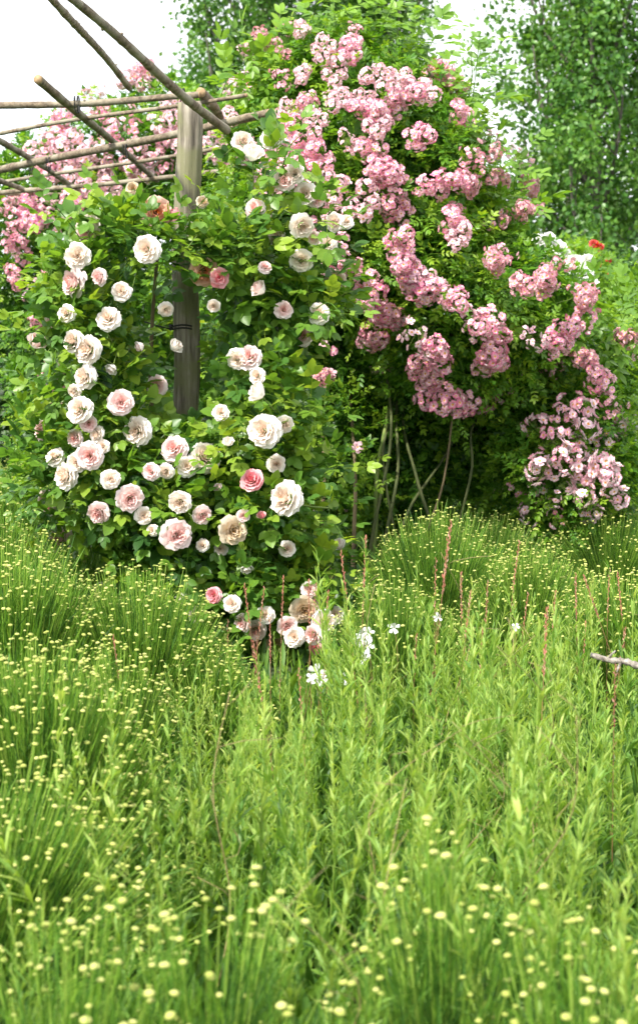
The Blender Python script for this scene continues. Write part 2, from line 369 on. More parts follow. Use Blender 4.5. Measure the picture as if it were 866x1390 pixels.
def bud_rose(mat):
    a = Acc()
    for k, (n_, hw, L_, a0, a1, r0) in enumerate([(3, 1.3, 1.0, .05, -.15, .06), (4, 1.1, 1.1, .25, -.1, .14), (5, .9, 1.15, .5, .05, .22), (5, .7, 1.0, .75, .6, .28)]):
        off = rng.uniform(0, 6)
        for j in range(n_): petal(a, off+j*2*PI/n_, hw, L_, a0, a1, r0, -.5, rng.uniform(.2, .9), 1-k*.3, max(0, .8-k*.3), .05)
    return a.mesh('bloom', mat)
def small_flower_T(seed):
    a = Acc()
    for (n_, hw, L_, a0, a1, z0) in [(5, .60, .92, 1.15, 1.55, -.05), (5, .55, .70, .85, 1.25, .02), (4, .5, .40, .9, 1.35, .04)]:
        off = rng.uniform(0, 6)
        for j in range(n_): petal(a, off+j*2*PI/n_+rng.normal()*.1, hw, L_*rng.uniform(.9, 1.1), a0+rng.normal()*.08, a1+rng.normal()*.15, .08, z0, rng.uniform(-.15, .15), 1.0, 0.0, .08, 2, 2)
    for j in range(5):
        an = j*1.257; petal(a, an, .62, .34, .9, 1.7, .0, .10, 0, 1, 1, .0, 2, 1, 1)
    T = [f for f in a.F if f.shape[1] == 4]
    return np.concatenate(a.V), [np.concatenate(T)], np.concatenate(a.C)
SF = [small_flower_T(k) for k in range(5)]
def cluster(mat, nfl, rx, ry, rz, fr=.0215, loose=0.):
    """umbel of small flowers, facing +z, metres"""
    a = Acc(); n_ = nfl; pts = []
    tries = 0; R3 = np.array([rx, ry, rz]); lob = [(rng.normal(size=3)*R3*(.5, .5, .35), rng.uniform(.5, .75)) for _ in range(4 if n_ > 20 else 2)]
    while len(pts) < n_ and tries < 6000:
        tries += 1; d = unit(rng.normal(size=3)); c_, k_ = lob[rng.integers(len(lob))]
        if d[2] < -.45: continue
        q = c_+d*R3*k_*(rng.uniform(.7, 1.12) if not loose else rng.uniform(.5, 1.4))
        if any(np.linalg.norm((q-c2)/(R3*k2)) < .62 for c2, k2 in lob): continue
        if all(np.linalg.norm(q-p2) > fr*(1.02-.2*loose) for p2, _ in pts): pts.append((q, d))
    q = np.array([p_ for p_, _ in pts]); d = np.array([x for _, x in pts]); n_ = len(q)
    R = zframes(unit(d+rng.normal(size=(n_, 3))*.22), rng.uniform(0, 6, n_)); ti = rng.integers(0, len(SF), n_); r = rng.uniform(.15, .85, n_); sc = fr*rng.uniform(.78, 1.15, n_)
    for j in range(len(SF)):
        m_ = ti == j; a.stamp(SF[j], R[m_], q[m_], r[m_], sc[m_])
    a.nfl = len(a.F)
    core = np.array([0, 0, -rz*.9]); tube(a, np.array([[0, .0, -.20], [0, 0, -.1], core]), .0026, 4, .5)
    for c_ in a.C[-1:]: pass
    k = len(q); strips(a, np.repeat(core[None], k, 0), q, np.zeros((k, 3)), .0011, .0011, np.full(k, .5), 2, 3)
    me = a.mesh('flower_cluster', mat); me.materials.append(M['cane']); ns = a.F
    nf = sum(len(f) for f in a.F[:a.nfl]); mi = np.zeros(len(me.polygons), np.int32); mi[nf:] = 1; me.polygons.foreach_set('material_index', mi)
    return me

# ============================================================ SETTING
g = Acc(); g.add([(-900, -60, 0), (900, -60, 0), (900, 1800, 0), (-900, 1800, 0)], [np.array([(0, 1, 2, 3)])], (0, 0, 0))
tag(g.build('ground', M['ground'], smooth=False), kind='structure')
def blades(n, xr, yr, h, w=.004):
    a = Acc(); b_ = np.stack([rng.uniform(*xr, n), rng.uniform(*yr, n), np.zeros(n)], 1)
    t_ = b_+np.stack([rng.normal(size=n)*.3, rng.normal(size=n)*.3, np.ones(n)], 1)*(h*rng.uniform(.5, 1.2, n))[:, None]
    y = t_-b_; ln = np.linalg.norm(y, axis=1); a.stamp(LANCE, frames(y, rng.normal(size=(n, 3))), b_, rng.random(n), ln); return a
gr = blades(26000, (-4.5, 4.5), (1.2, 16), .14); tag(gr.build('grass', M['grass']), 'short green grass covering the ground beneath the plants', 'grass', kind='stuff')

# ============================================================ POPLARS behind
def poplar(px, Y, rad, h, label, nl=26, leaves=42000, lsz=.09, seed=0, lean=0.0, z0=.8):
    r0 = np.random.default_rng(seed); base = P(px, 600, Y); base[2] = 0
    root = thing('poplar_tree', label, 'tree', base, 'poplar trees behind the roses')
    tr = Acc(); tp = curve([base, base+(.05, 0, h*.3), base+(-.05+lean*.5, .1, h*.65), base+(lean, 0, h)], 20); tube(tr, tp, np.linspace(.13, .02, 20), 10, .5, .05)
    tr.build('trunk', M['bark'], root)
    lim = Acc(); lf = Acc(); CC, WW = [], []
    for k in range(nl):
        z = z0+(h-z0-.8)*(k+.5)/nl*.92; i = min(19, int(z/h*19)); p0 = tp[i]; az = k*2.4+r0.normal()*.3
        pr = math.sin(min(1, (z/h)+.25)*PI*.85)**.6; R_ = rad*(.55+.45*pr)*(1.0-.35*(z/h)**3)
        d = np.array([math.cos(az), math.sin(az), 0]); L_ = h*.17+.5
        p3 = p0+d*R_+np.array([0, 0, L_]); p1 = p0+d*R_*.45+np.array([0, 0, L_*.25]); p2 = p0+d*R_*.85+np.array([0, 0, L_*.6])
        pts = curve([p0, p1, p2, p3], 12); tube(lim, pts, np.linspace(.045, .008, 12), 5, .5, .05)
        for s in range(9):
            c = pts[min(11, 2+s)]+r0.normal(size=3)*np.array([.28, .28, .22]); CC.append(c); WW.append(r0.uniform(.4, 1.1))
        for s in range(3):
            q = pts[4+2*s]; e = q+r0.normal(size=3)*.25+np.array([0, 0, .5]); tube(lim, curve([q, (q+e)/2+r0.normal(size=3)*.05, e], 5), np.linspace(.012, .004, 5), 4, .5); CC.append(e); WW.append(.6)
    lim.build('limb', M['bark'], root)
    CC = np.array(CC); WW = np.array(WW)/np.sum(WW); k = rng.choice(len(CC), leaves, p=WW); sz = .10+.13*((np.arange(len(CC))*7919 % 100)/100)
    p = CC[k]+rng.normal(size=(leaves, 3))*sz[k][:, None]*np.array([1, 1, 1.25]); tone = ((np.arange(len(CC))*104729 % 97)/97)[k]
    y = unit(rng.normal(size=(leaves, 3))+np.array([0, 0, -.5])); nn = rdir(leaves)
    lf.stamp(OVAL_LO, frames(y, nn), p, np.clip(.15+.6*tone+rng.normal(size=leaves)*.18, 0, 1), lsz*rng.uniform(.7, 1.2, leaves))
    lf.build('crown', M['poplar_leaf'], root); return root
poplar(800, 21, 1.15, 8.6, 'tall poplar with airy crown at the right behind the white rose bush', leaves=32000, seed=1)
poplar(905, 23, 1.5, 9.5, 'denser poplar at the far right edge, half cut off by the picture', leaves=32000, seed=2)
poplar(770, 27, .95, 8.5, 'slimmer poplar showing its thin leafy edge against the bright sky', leaves=8000, seed=3)
poplar(365, 24, 1.25, 9.0, 'poplar rising behind the top of the pergola rose, left of its neighbour', leaves=34000, seed=4, z0=3.0)
poplar(495, 26, 1.15, 9.5, 'poplar rising behind the topmost pink rose clusters', leaves=34000, seed=5, z0=3.0)
# low far trees round the garden
a = Acc(); st = Acc(); E = [(np.array([x, 42+4*math.sin(x), .9]), np.array([3.2, 1.5, 1.5+.4*math.sin(x*1.3)])) for x in np.arange(-30, 31, 3.2)]
fill(a, E, 30000, [OVAL_LO], .28, .8, 1.05, (0, .8)); tag(a.build('treeline', M['dark_leaf']), 'low dark line of distant trees beyond the garden', 'trees', kind='stuff')

# ============================================================ HEDGES
def hedge(name, label, E, nsh, nf, leaf, mat='dark_leaf', T=None, k=7, cat='hedge', fl=None):
    c = np.mean([e[0] for e in E], 0); root = thing(name, label, cat, (c[0], c[1], 0))
    a, s = Acc(), Acc(); shoots(a, a, E, nsh, T or [OVAL], leaf, k, (.12, .35), lo=.8, front=.7); fill(a, E, nf, T or [OVAL_LO], leaf*1.1, .5, .95, (0, .4))
    a.build('foliage', M[mat], root)
    for e in E[::2]:
        q = np.array([e[0][0], e[0][1], 0]); s = Acc(); tube(s, curve([q, q+(.03, 0, .5), e[0]], 6), np.linspace(.03, .012, 6), 6, .5); s.build('branch', M['old_cane'], root)
    return root
def box_hedge(x0, x1, Y, zt, ry=.7):
    E = []
    for x in np.arange(x0, x1+.01, .75):
        for z in np.arange(.45, zt-.2, .6): E.append((np.array([x, Y+rng.normal()*.08, z]), np.array([.62, ry, .5+rng.normal()*.03])))
    return E
hedge('hedge', 'dark green leafy hedge at the left edge behind the pink rose', box_hedge(-6.6, -1.5, 12.6, 2.05), 1700, 6000, .085)
hedge('hedge', 'dark green hedge closing the garden behind the rambling roses', box_hedge(-1.2, 6.5, 14.0, 1.9), 2600, 14000, .085)

# ============================================================ LEFT RAMBLER (behind the pergola)
def Pn(name): return M[name]
CLM = [cluster(M['p_ramb'], 52, .085, .08, .06), cluster(M['p_ramb'], 60, .095, .085, .07), cluster(M['p_ramb3'], 55, .09, .08, .065),
       cluster(M['p_ramb'], 34, .075, .06, .05), cluster(M['p_ramb3'], 40, .08, .07, .055), cluster(M['p_ramb2'], 46, .09, .07, .07), cluster(M['p_ramb2'], 34, .07, .09, .06),
       cluster(M['p_ramb3'], 22, .10, .07, .07, loose=.6), cluster(M['p_ramb'], 24, .07, .11, .06, loose=.6)]
SFM = []
for k in range(3):
    a = Acc(); a.stamp(SF[k], np.eye(3)[None], np.zeros((1, 3)), np.array([.5]), np.array([.024])); a.stamp(SF[k+1], np.eye(3)[None]*.6, np.zeros((1, 3))+(0, 0, .004), np.array([.5]), np.array([.024])); SFM.append(a.mesh('flower', M['p_ramb3' if k else 'p_ramb']))
_st = Acc(); tube(_st, curve([(0, 0, 0), (.008, .01, -.05), (0, .04, -.12)], 6), .0016, 4, .5); STK = _st.mesh('stalk', M['cane'])
def sprays(lst, E, root, fwd=.12):
    for (px, py, n_, s) in lst:
        for j in range(n_):
            q, d = hit(px+(j-(n_-1)/2)*13+rng.normal()*2, py+rng.normal()*5*(n_ > 1), E); q = q-unit(ray(px, py))*fwd; dd = unit(np.array([rng.normal()*.3, -1, .2+rng.normal()*.2]))
            f_ = inst('flower', SFM[rng.integers(3)], root, q, zframes(dd[None], np.array([rng.uniform(0, 6)]))[0], s*1.1)
            k_ = bpy.data.objects.new('stalk', STK); COL.objects.link(k_); k_.parent = f_
def place_clusters(lst, E, root, sc=1.0, fwd=.05, names='flower_cluster'):
    for (px, py, k, s) in lst:
        q, d = hit(px, py, E)
        q = q+d*fwd*.5-unit(ray(px, py))*fwd; dd = unit(d*.6+np.array([0, -.75, .12])+rng.normal(size=3)*.15)
        me = CLM[k if rng.random() < .75 else 7+int(rng.random() < .5)]
        inst(names, me, root, q, zframes(dd[None], np.array([rng.uniform(0, 6)]))[0], s*sc*q[1]/7.0)
Lr = 11.0
EL = [ell(20, 345, Lr, 62, .5, 62), ell(60, 400, Lr, 40, .5, 80), ell(70, 250, Lr+.3, 70, .5, 50), ell(110, 330, Lr, 70, .6, 90), ell(150, 215, Lr+.4, 75, .6, 62), ell(215, 190, Lr+.2, 70, .6, 62),
      ell(285, 200, Lr, 60, .5, 52), ell(60, 500, Lr, 30, .5, 80), ell(150, 420, Lr+.2, 100, .7, 130), ell(250, 330, Lr, 90, .6, 120), ell(90, 590, Lr+.2, 50, .5, 70), ell(210, 540, Lr+.3, 90, .6, 110)]
root = thing('rambling_rose', 'pink cluster rose rambling behind and over the pergola poles on the left', 'rose', (-1.6, Lr, 0))
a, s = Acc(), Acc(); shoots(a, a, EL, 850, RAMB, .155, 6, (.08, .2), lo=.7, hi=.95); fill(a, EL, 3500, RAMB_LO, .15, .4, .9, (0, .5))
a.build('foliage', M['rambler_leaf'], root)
for (x0, y0, x1, y1) in [(60, 640, 90, 260), (100, 660, 170, 200), (180, 650, 230, 190), (80, 650, 30, 330)]:
    b_ = P(x0, y0, Lr); b_[2] = 0; e_ = P(x1, y1, Lr); s = Acc(); tube(s, curve([b_, (b_+e_)/2+(.1, .05, 0), e_], 14), np.linspace(.014, .005, 14), 6, .5); s.build('cane', M['cane'], root)
LC = [(195, 205, 2, 1.1), (165, 192, 0, 1), (172, 176, 1, 1.1), (187, 118, 2, 1), (206, 114, 0, .9), (140, 146, 0, .8), (150, 160, 3, .8), (98, 180, 0, 1), (112, 205, 2, 1.1), (96, 200, 4, .9), (58, 214, 2, .9),
      (60, 238, 0, .8), (78, 236, 2, 1), (128, 235, 0, 1.1), (138, 215, 2, 1), (165, 252, 2, .9), (212, 205, 0, .9), (230, 158, 2, 1), (214, 170, 0, 1), (222, 182, 4, .8), (290, 190, 2, 1), (302, 205, 0, 1), (330, 130, 2, 1.1), (347, 142, 2, 1),
      (318, 148, 0, .8), (368, 150, 4, .9), (48, 290, 1, 1), (66, 298, 1, 1.1), (80, 305, 0, 1), (92, 286, 0, .9), (20, 312, 0, .9), (8, 294, 2, .8), (30, 268, 2, .8), (50, 262, 4, .8), (102, 262, 2, 1), (118, 285, 0, 1),
      (46, 345, 3, .8), (30, 372, 3, .7), (18, 336, 0, .7), (10, 325, 3, .6), (42, 398, 5, .8), (50, 425, 5, .8), (34, 385, 5, .6), (56, 500, 3, .7), (62, 528, 0, .8), (72, 552, 3, .8), (66, 515, 5, .6), (160, 285, 0, .8), (140, 268, 2, .8), (238, 190, 3, .8), (75, 365, 5, .6), (262, 195, 2, .8), (182, 222, 0, .8)]
place_clusters(LC, EL, root, .80, .16)

# ============================================================ MAIN RAMBLER
Mr = 7.7
EM = [ell(392, 190, Mr+.1, 66, .5, 66), ell(445, 120, Mr+.1, 70, .5, 52), ell(500, 150, Mr, 72, .55, 52), ell(578, 172, Mr-.1, 40, .45, 42), ell(555, 240, Mr-.2, 88, .6, 85), ell(470, 260, Mr-.2, 100, .6, 110),
      ell(600, 302, Mr-.2, 54, .45, 70), ell(540, 350, Mr-.35, 110, .6, 80), ell(620, 410, Mr-.4, 105, .55, 90), ell(680, 430, Mr-.2, 85, .55, 80), ell(680, 285, Mr+.1, 16, .2, 24), ell(655, 400, Mr, 28, .3, 34), ell(726, 492, Mr, 36, .35, 30),
      ell(390, 330, Mr, 90, .6, 110), ell(610, 480, Mr-.3, 70, .4, 50), ell(790, 510, Mr+.2, 50, .5, 60)]
EI = [ell(560, 640, Mr+.1, 60, .3, 60), ell(620, 590, Mr+.3, 70, .3, 60), ell(430, 470, Mr-.15, 60, .3, 70), ell(455, 590, Mr-.2, 50, .28, 80), ell(520, 560, Mr-.05, 40, .25, 70), ell(440, 520, Mr+.3, 120, .45, 110), ell(400, 620, Mr+.1, 80, .45, 120), ell(500, 600, Mr+.45, 70, .35, 90), ell(560, 540, Mr+.7, 130, .5, 80), ell(600, 640, Mr+1.2, 120, .5, 100), ell(670, 580, Mr+1.1, 110, .5, 110), ell(470, 690, Mr+.6, 90, .4, 60)]
ER = [ell(770, 560, Mr-.1, 60, .5, 55), ell(740, 620, Mr-.2, 58, .5, 55), ell(795, 640, Mr-.2, 48, .5, 62), ell(720, 560, Mr+.1, 60, .5, 50), ell(760, 680, Mr-.2, 50, .4, 30)]
root = thing('rambling_rose', 'huge pink cluster rose arching over the middle with green canes beneath it', 'rose', (.6, Mr+.4, 0))
a = Acc(); s = a; cn = Acc()
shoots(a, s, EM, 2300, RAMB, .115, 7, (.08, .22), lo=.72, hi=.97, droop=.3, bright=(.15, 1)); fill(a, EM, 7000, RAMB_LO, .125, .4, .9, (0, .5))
shoots(a, s, EI, 1000, RAMB, .12, 6, (.12, .3), lo=.55, hi=1.05, droop=.3, bright=(.3, 1)); fill(a, EI, 3500, RAMB_LO, .12, .3, .8, (0, .35))  # hollow's shoot leaves coloured brighter, painting in light that does not reach them
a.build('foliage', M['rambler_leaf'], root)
# young shoots that stand out of the crown
y_ = Acc()
for (x0, y0, x1, y1, n_) in [(455, 110, 450, -10, 16), (500, 120, 540, -12, 18), (470, 90, 478, -20, 14), (632, 190, 652, 40, 17), (625, 160, 640, 75, 9), (530, 110, 552, 20, 12), (560, 90, 575, 10, 10), (705, 300, 712, 195, 11), (690, 250, 655, 200, 6), (330, 90, 345, 60, 5), (385, 100, 372, 45, 7), (420, 90, 432, 20, 11), (590, 110, 560, 60, 7),
                             (455, 200, 470, 130, 8), (520, 260, 500, 205, 8), (680, 330, 718, 255, 9), (745, 430, 820, 400, 10), (770, 480, 850, 425, 10), (790, 470, 866, 400, 10), (560, 440, 555, 350, 7), (340, 130, 400, 85, 9), (300, 130, 352, 92, 8), (640, 330, 690, 300, 8), (500, 90, 515, 30, 9)]:
    p0, p1 = P(x0, y0, Mr-(.35 if x0 > 595 else .1)), P(x1, y1, Mr-(.6 if x0 > 595 else .25)); c_ = curve([p0, (p0+p1)/2+rng.normal(size=3)*.03, p1], n_+2); tube(y_, c_, np.linspace(.004, .0015, n_+2), 4, .5, cap=False)
    dirn = unit(p1-p0)
    for i in range(n_):
        ang = i*2.4; sdv = unit(np.cross(dirn, [math.cos(ang), math.sin(ang), .3])); yv = unit(sdv+dirn*.45+np.array([0, 0, -.15]))
        y_.stamp(RAMB[i % 4], frames(yv[None], unit(np.array([[0, -.3, 1.]])+rng.normal(size=(1, 3))*.25)), c_[i+1][None], np.array([rng.uniform(.2, 1)]), np.array([.25*(1-.35*i/n_)*rng.uniform(.85, 1.15)]))
y_.build('young_shoots', M['young_leaf'], root)
for (x0, y0, xm, ym, x1, y1, r_) in [(500, 800, 512, 640, 520, 430, .017), (478, 800, 482, 640, 470, 400, .014), (548, 790, 540, 640, 560, 440, .013), (572, 780, 566, 650, 590, 470, .013), (520, 800, 556, 690, 640, 520, .012), (458, 800, 440, 650, 400, 440, .015), (600, 760, 640, 640, 720, 520, .011), (540, 600, 620, 540, 700, 530, .008),
                                    (490, 810, 530, 600, 500, 430, .012), (430, 790, 425, 640, 440, 470, .010), (560, 780, 520, 620, 540, 470, .010)]:
    b_ = P(x0, y0, Mr-.55); b_[2] = 0; m_ = P(xm, ym, Mr-.58); e_ = P(x1, y1, Mr+.1)
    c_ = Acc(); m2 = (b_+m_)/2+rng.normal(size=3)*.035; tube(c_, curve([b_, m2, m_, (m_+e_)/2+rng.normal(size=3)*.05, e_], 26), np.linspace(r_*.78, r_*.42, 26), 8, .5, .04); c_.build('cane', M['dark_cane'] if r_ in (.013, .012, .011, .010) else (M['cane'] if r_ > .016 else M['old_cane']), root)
MC = [(360, 68, 6, .8), (376, 74, 5, .7), (398, 60, 6, .7), (432, 55, 0, .9), (445, 52, 2, .8), (418, 66, 4, .8), (441, 86, 2, .9), (462, 78, 0, .9), (452, 98, 2, .9), (480, 98, 0, .8), (508, 118, 2, 1), (526, 132, 0, 1), (494, 132, 2, .9), (534, 118, 4, .8), (405, 84, 6, .6), (470, 68, 5, .6),
      (594, 122, 0, 1), (610, 128, 0, .9), (583, 145, 2, 1), (604, 152, 0, 1), (558, 156, 0, 1), (545, 150, 2, .9), (568, 203, 0, .95), (508, 176, 0, 1), (528, 184, 2, 1), (462, 165, 2, .9), (480, 166, 0, .9), (518, 203, 0, 1), (448, 220, 0, 1), (450, 252, 2, 1.1), (440, 262, 0, .9), (614, 217, 0, .9), (654, 207, 5, 1), (640, 212, 6, .8),
      (594, 246, 0, 1), (605, 235, 0, .8), (538, 226, 0, 1), (503, 240, 0, 1), (548, 262, 0, 1.05), (520, 255, 1, 1), (505, 294, 2, 1.1), (605, 312, 0, 1.1), (605, 328, 2, .8), (550, 336, 0, 1.1), (483, 338, 0, 1.1), (443, 332, 1, 1.1), (598, 272, 5, 1), (622, 265, 5, .9), (700, 250, 5, .9), (704, 272, 5, .9), (684, 270, 5, .8), (653, 296, 6, .8),
      (694, 315, 5, .8), (708, 322, 6, .7), (503, 380, 0, 1.2), (523, 407, 1, 1.2), (534, 452, 0, 1.1), (512, 428, 3, .9), (556, 352, 0, 1), (568, 368, 2, 1.05), (583, 388, 1, 1.2), (592, 402, 0, 1), (577, 437, 0, 1.2), (594, 458, 1, 1.2), (586, 474, 0, 1), (617, 410, 0, .95), (606, 512, 1, 1.3), (596, 504, 0, .9), (624, 522, 0, .9), (648, 424, 0, 1.1), (638, 436, 3, 1),
      (665, 458, 1, 1.2), (662, 476, 0, 1.1), (668, 510, 1, 1.2), (676, 524, 3, 1), (478, 356, 2, .8), (543, 350, 0, .8), (658, 370, 5, 1), (666, 360, 6, .8), (703, 390, 5, 1.1), (716, 380, 6, .8), (684, 396, 5, 1), (753, 412, 5, 1.1), (743, 446, 0, 1.1), (758, 432, 5, 1), (730, 452, 3, .9), (713, 450, 5, .9), (760, 406, 6, .8),
      (793, 490, 5, 1), (826, 486, 5, 1), (813, 510, 0, 1), (803, 500, 5, .9), (815, 528, 5, .9), (780, 505, 6, .8), (836, 498, 6, .8), (448, 500, 5, .8), (420, 240, 3, .9), (400, 200, 2, 1), (415, 215, 0, .9), (430, 205, 0, .9), (380, 250, 2, .9), (395, 268, 3, .8), (355, 195, 2, .8), (470, 200, 0, .8), (430, 300, 0, .9), (436, 345, 0, .8), (500, 355, 3, .6), (572, 245, 3, .8), (640, 235, 6, .8)]
place_clusters([m for m in MC if m[1] >= 200 and m[0] < 680], EM, root, .80, .18); place_clusters([m for m in MC if m[1] >= 200 and m[0] >= 680], EM, root, .82, .26)
MC2 = [(338, 165, 4, .9), (352, 180, 0, .9), (390, 165, 2, .9), (405, 150, 7, 1), (425, 160, 0, .9), (372, 215, 2, .9), (395, 228, 0, 1), (418, 232, 2, .9), (435, 240, 0, .9), (350, 150, 2, .9), (385, 130, 8, .8), (410, 120, 0, .8), (430, 135, 2, .9), (450, 150, 0, .9), (440, 190, 2, .9), (385, 190, 7, .9), (410, 190, 0, .9),
       (470, 225, 7, 1), (480, 130, 2, .8), (370, 240, 7, .8), (465, 280, 2, .9), (360, 110, 5, .8), (345, 100, 6, .7), (380, 95, 5, .8), (425, 100, 4, .8), (470, 110, 0, .8)]
place_clusters([m for m in MC if 58 < m[1] < 200]+MC2[::2]+MC2[5:9], EM, root, .72, .2)
sm = [(508, 502, 1, 1), (520, 501, 1, 1.1), (531, 500, 1, 1.1), (490, 607, 1, 1.2), (714, 512, 2, 1), (742, 518, 1, 1), (732, 532, 1, 1.1), (688, 665, 3, 1), (518, 750, 3, 1), (595, 742, 3, 1.2), (448, 470, 2, 1), (428, 690, 1, 1), (510, 760, 1, 1), (440, 500, 2, 1), (470, 690, 1, .8)]
sprays(sm, EM+EI, root)


root = thing('rambling_rose', 'pink and white rose with small open flowers hanging low above the santolina at the right', 'rose', P(770, 760, Mr)*np.array([1, 1, 0]))
a, s = Acc(), Acc(); shoots(a, a, ER, 650, RAMB, .11, 7, (.08, .2), lo=.7, hi=.97, droop=.4); fill(a, ER, 2200, RAMB_LO, .115, .3, .9, (0, .5))
a.build('foliage', M['rambler_leaf'], root); RCM = [cluster(M['p_ramb3'], 12, .09, .07, .03, .023, .8), cluster(M['p_ramb3'], 16, .08, .07, .05, .023, .6), cluster(M['p_ramb'], 9, .08, .05, .03, .022, .8)]
for (px, py, k, s_) in [(808, 570, 1, 1.3), (833, 576, 1, 1.1), (818, 592, 1, 1), (793, 610, 1, 1), (745, 636, 0, 1.2), (733, 648, 1, 1.1), (793, 645, 1, 1.2), (813, 636, 1, 1.2), (803, 664, 1, 1.2), (828, 676, 1, 1), (733, 675, 1, 1), (727, 690, 0, 1), (803, 692, 1, .8), (708, 662, 2, 1), (735, 588, 0, 1.1), (752, 596, 2, 1.1),
                       (773, 545, 2, 1), (766, 560, 2, 1), (722, 578, 2, .8), (780, 655, 0, 1), (760, 628, 2, .8), (842, 560, 0, 1), (845, 600, 1, .9), (720, 712, 2, .8), (775, 572, 0, .9), (830, 640, 1, 1), (775, 615, 2, .8), (760, 660, 0, .8), (822, 700, 0, .8), (755, 705, 2, .8)]:
    q, d = hit(px, py, ER); q = q-unit(ray(px, py))*.17; dd = unit(d*.4+np.array([0, -.9, .2])+rng.normal(size=3)*.1)
    inst('flower_cluster', RCM[k], root, q, zframes(dd[None], np.array([rng.uniform(0, 6)]))[0], s_*.98)
for x0 in (740, 765, 790):
    b_ = P(x0-20, 760, Mr); b_[2] = 0; s = Acc(); tube(s, curve([b_, P(x0, 660, Mr), P(x0+12, 570, Mr)], 12), np.linspace(.010, .004, 12), 6, .5); s.build('cane', M['cane'], root)

# ============================================================ FAR WHITE AND RED ROSES, PALE SHRUB
def far_rose(label, E, fl, mat, leafm='young_leaf', n=450, lsz=.13):
    c = np.mean([e[0] for e in E], 0); root = thing('rose_bush', label, 'rose bush', (c[0], c[1], 0))
    a, s = Acc(), Acc(); shoots(a, a, E, n, RAMB_LO, lsz, 6, (.08, .2), lo=.7, hi=.97, up=.4); fill(a, E, n*3, RAMB_LO, lsz, .3, .9, (0, .6))
    a.build('foliage', M[leafm], root); q = np.array([c[0], c[1], 0])
    for e in E: s = Acc(); tube(s, curve([q, (q+e[0])/2+(.05, 0, .1), e[0]], 8), np.linspace(.015, .006, 8), 6, .5); s.build('cane', M['cane'], root)
    me = big_rose(M[mat]) if mat != 'mixed' else None
    for (px, py, s_) in fl:
        q, d = hit(px, py, E); q = q-unit(ray(px, py))*.34; inst('bloom', me, root, q, zframes(unit(d+np.array([0, -.6, .5]))[None], np.array([rng.uniform(0, 6)]))[0], 1.25*s_*q[1]/FPX)
far_rose('white rose bush behind the pink rambler, below the right poplars', [ell(745, 388, 9.6, 40, .4, 38), ell(782, 388, 9.5, 28, .3, 26), ell(700, 400, 9.6, 50, .4, 55), ell(730, 470, 9.8, 60, .5, 80)],
         [(735, 338, 10), (750, 352, 11), (742, 372, 13), (756, 380, 12), (718, 345, 10), (728, 362, 11), (708, 352, 9), (762, 345, 9), (697, 345, 9), (770, 365, 9), (732, 326, 8), (688, 340, 8), (718, 378, 11), (772, 385, 9), (782, 372, 8), (745, 322, 7), (705, 330, 9), (768, 350, 11), (781, 356, 10), (792, 370, 11), (777, 376, 10), (762, 388, 12), (786, 390, 10), (802, 384, 9), (757, 336, 10), (748, 400, 10), (798, 352, 7)], 'p_white')
far_rose('red flowered rose bush between the white rose and the poplars', [ell(790, 385, 11.5, 36, .4, 36), ell(760, 410, 11.5, 50, .4, 36), ell(790, 470, 11.5, 70, .5, 90)],
         [(806, 330, 5), (810, 344, 4.5), (815, 334, 4), (822, 372, 4), (812, 360, 4), (826, 352, 3.5), (776, 336, 4), (834, 380, 4)], 'p_red')
far_rose('light green bush with arching shoots at the right edge beside the pink rambler', [ell(845, 470, 9, 40, .4, 42), ell(890, 450, 9, 50, .4, 60), ell(850, 530, 9, 60, .5, 70), ell(800, 470, 9, 40, .4, 36)],
         [(860, 585, 9)], 'p_white', n=650, lsz=.17)
far_rose('low white rose bush at the right edge above the far santolina', [ell(862, 590, 8.6, 30, .35, 40), ell(890, 620, 8.6, 50, .4, 50), ell(850, 620, 8.6, 24, .3, 28)],
         [(855, 572, 10), (864, 585, 12), (848, 600, 9), (838, 608, 9), (860, 600, 8), (845, 588, 7), (832, 618, 6)], 'p_white', 'rambler_leaf', 320, .11)

# ============================================================ PERGOLA
ZR = 2.28
root = thing('pergola', 'rustic pergola of bark covered poles on a weathered round post', 'pergola', (P(250, 800, 6.2)[0], 6.2, 0))
def post(px_t, px_b, Y, r_, zt, mat='post'):
    b_, t_ = P(px_b, 850, Y), P(px_t, 140, Y); b_[2] = -.05; t_[2] = zt; a = Acc()
    n_, sd_ = 46, 26; pts = np.array([b_+(t_-b_)*k/(n_-1)+np.array([.008*math.sin(k*.33), .006*math.sin(k*.21), 0]) for k in range(n_)])
    rr = r_*(1.06-.12*np.linspace(0, 1, n_))*(1+.02*np.sin(np.arange(n_)*.5)); rr[-1] *= .93
    th = np.arange(sd_)*2*PI/sd_; groove = 1-.05*np.maximum(0, np.sin(th*5+1))**6-.03*np.maximum(0, np.sin(th*11+2))**4
    V = pts[:, None]+(rr[:, None]*groove[None]*(1+.012*rng.normal(size=(n_, sd_))))[..., None]*np.stack([np.cos(th), np.sin(th), 0*th], -1)[None]
    i = np.arange(n_-1)[:, None]*sd_; j = np.arange(sd_)[None]; k = (j+1) % sd_
    F = np.stack([i+j, i+k, i+sd_+k, i+sd_+j], -1).reshape(-1, 4); Vv = np.concatenate([V.reshape(-1, 3), pts[-1:]+(0, 0, .004)])
    T = np.stack([(n_-1)*sd_+np.arange(sd_), (n_-1)*sd_+(np.arange(sd_)+1) % sd_, np.full(sd_, n_*sd_)], -1)
    a.add(Vv, [F, T], (.5, 0, 0)); return a.build('post', M[mat], root)
post(256, 247, 6.2, .056, 2.235)
post(372, 370, 8.2, .06, 2.23)
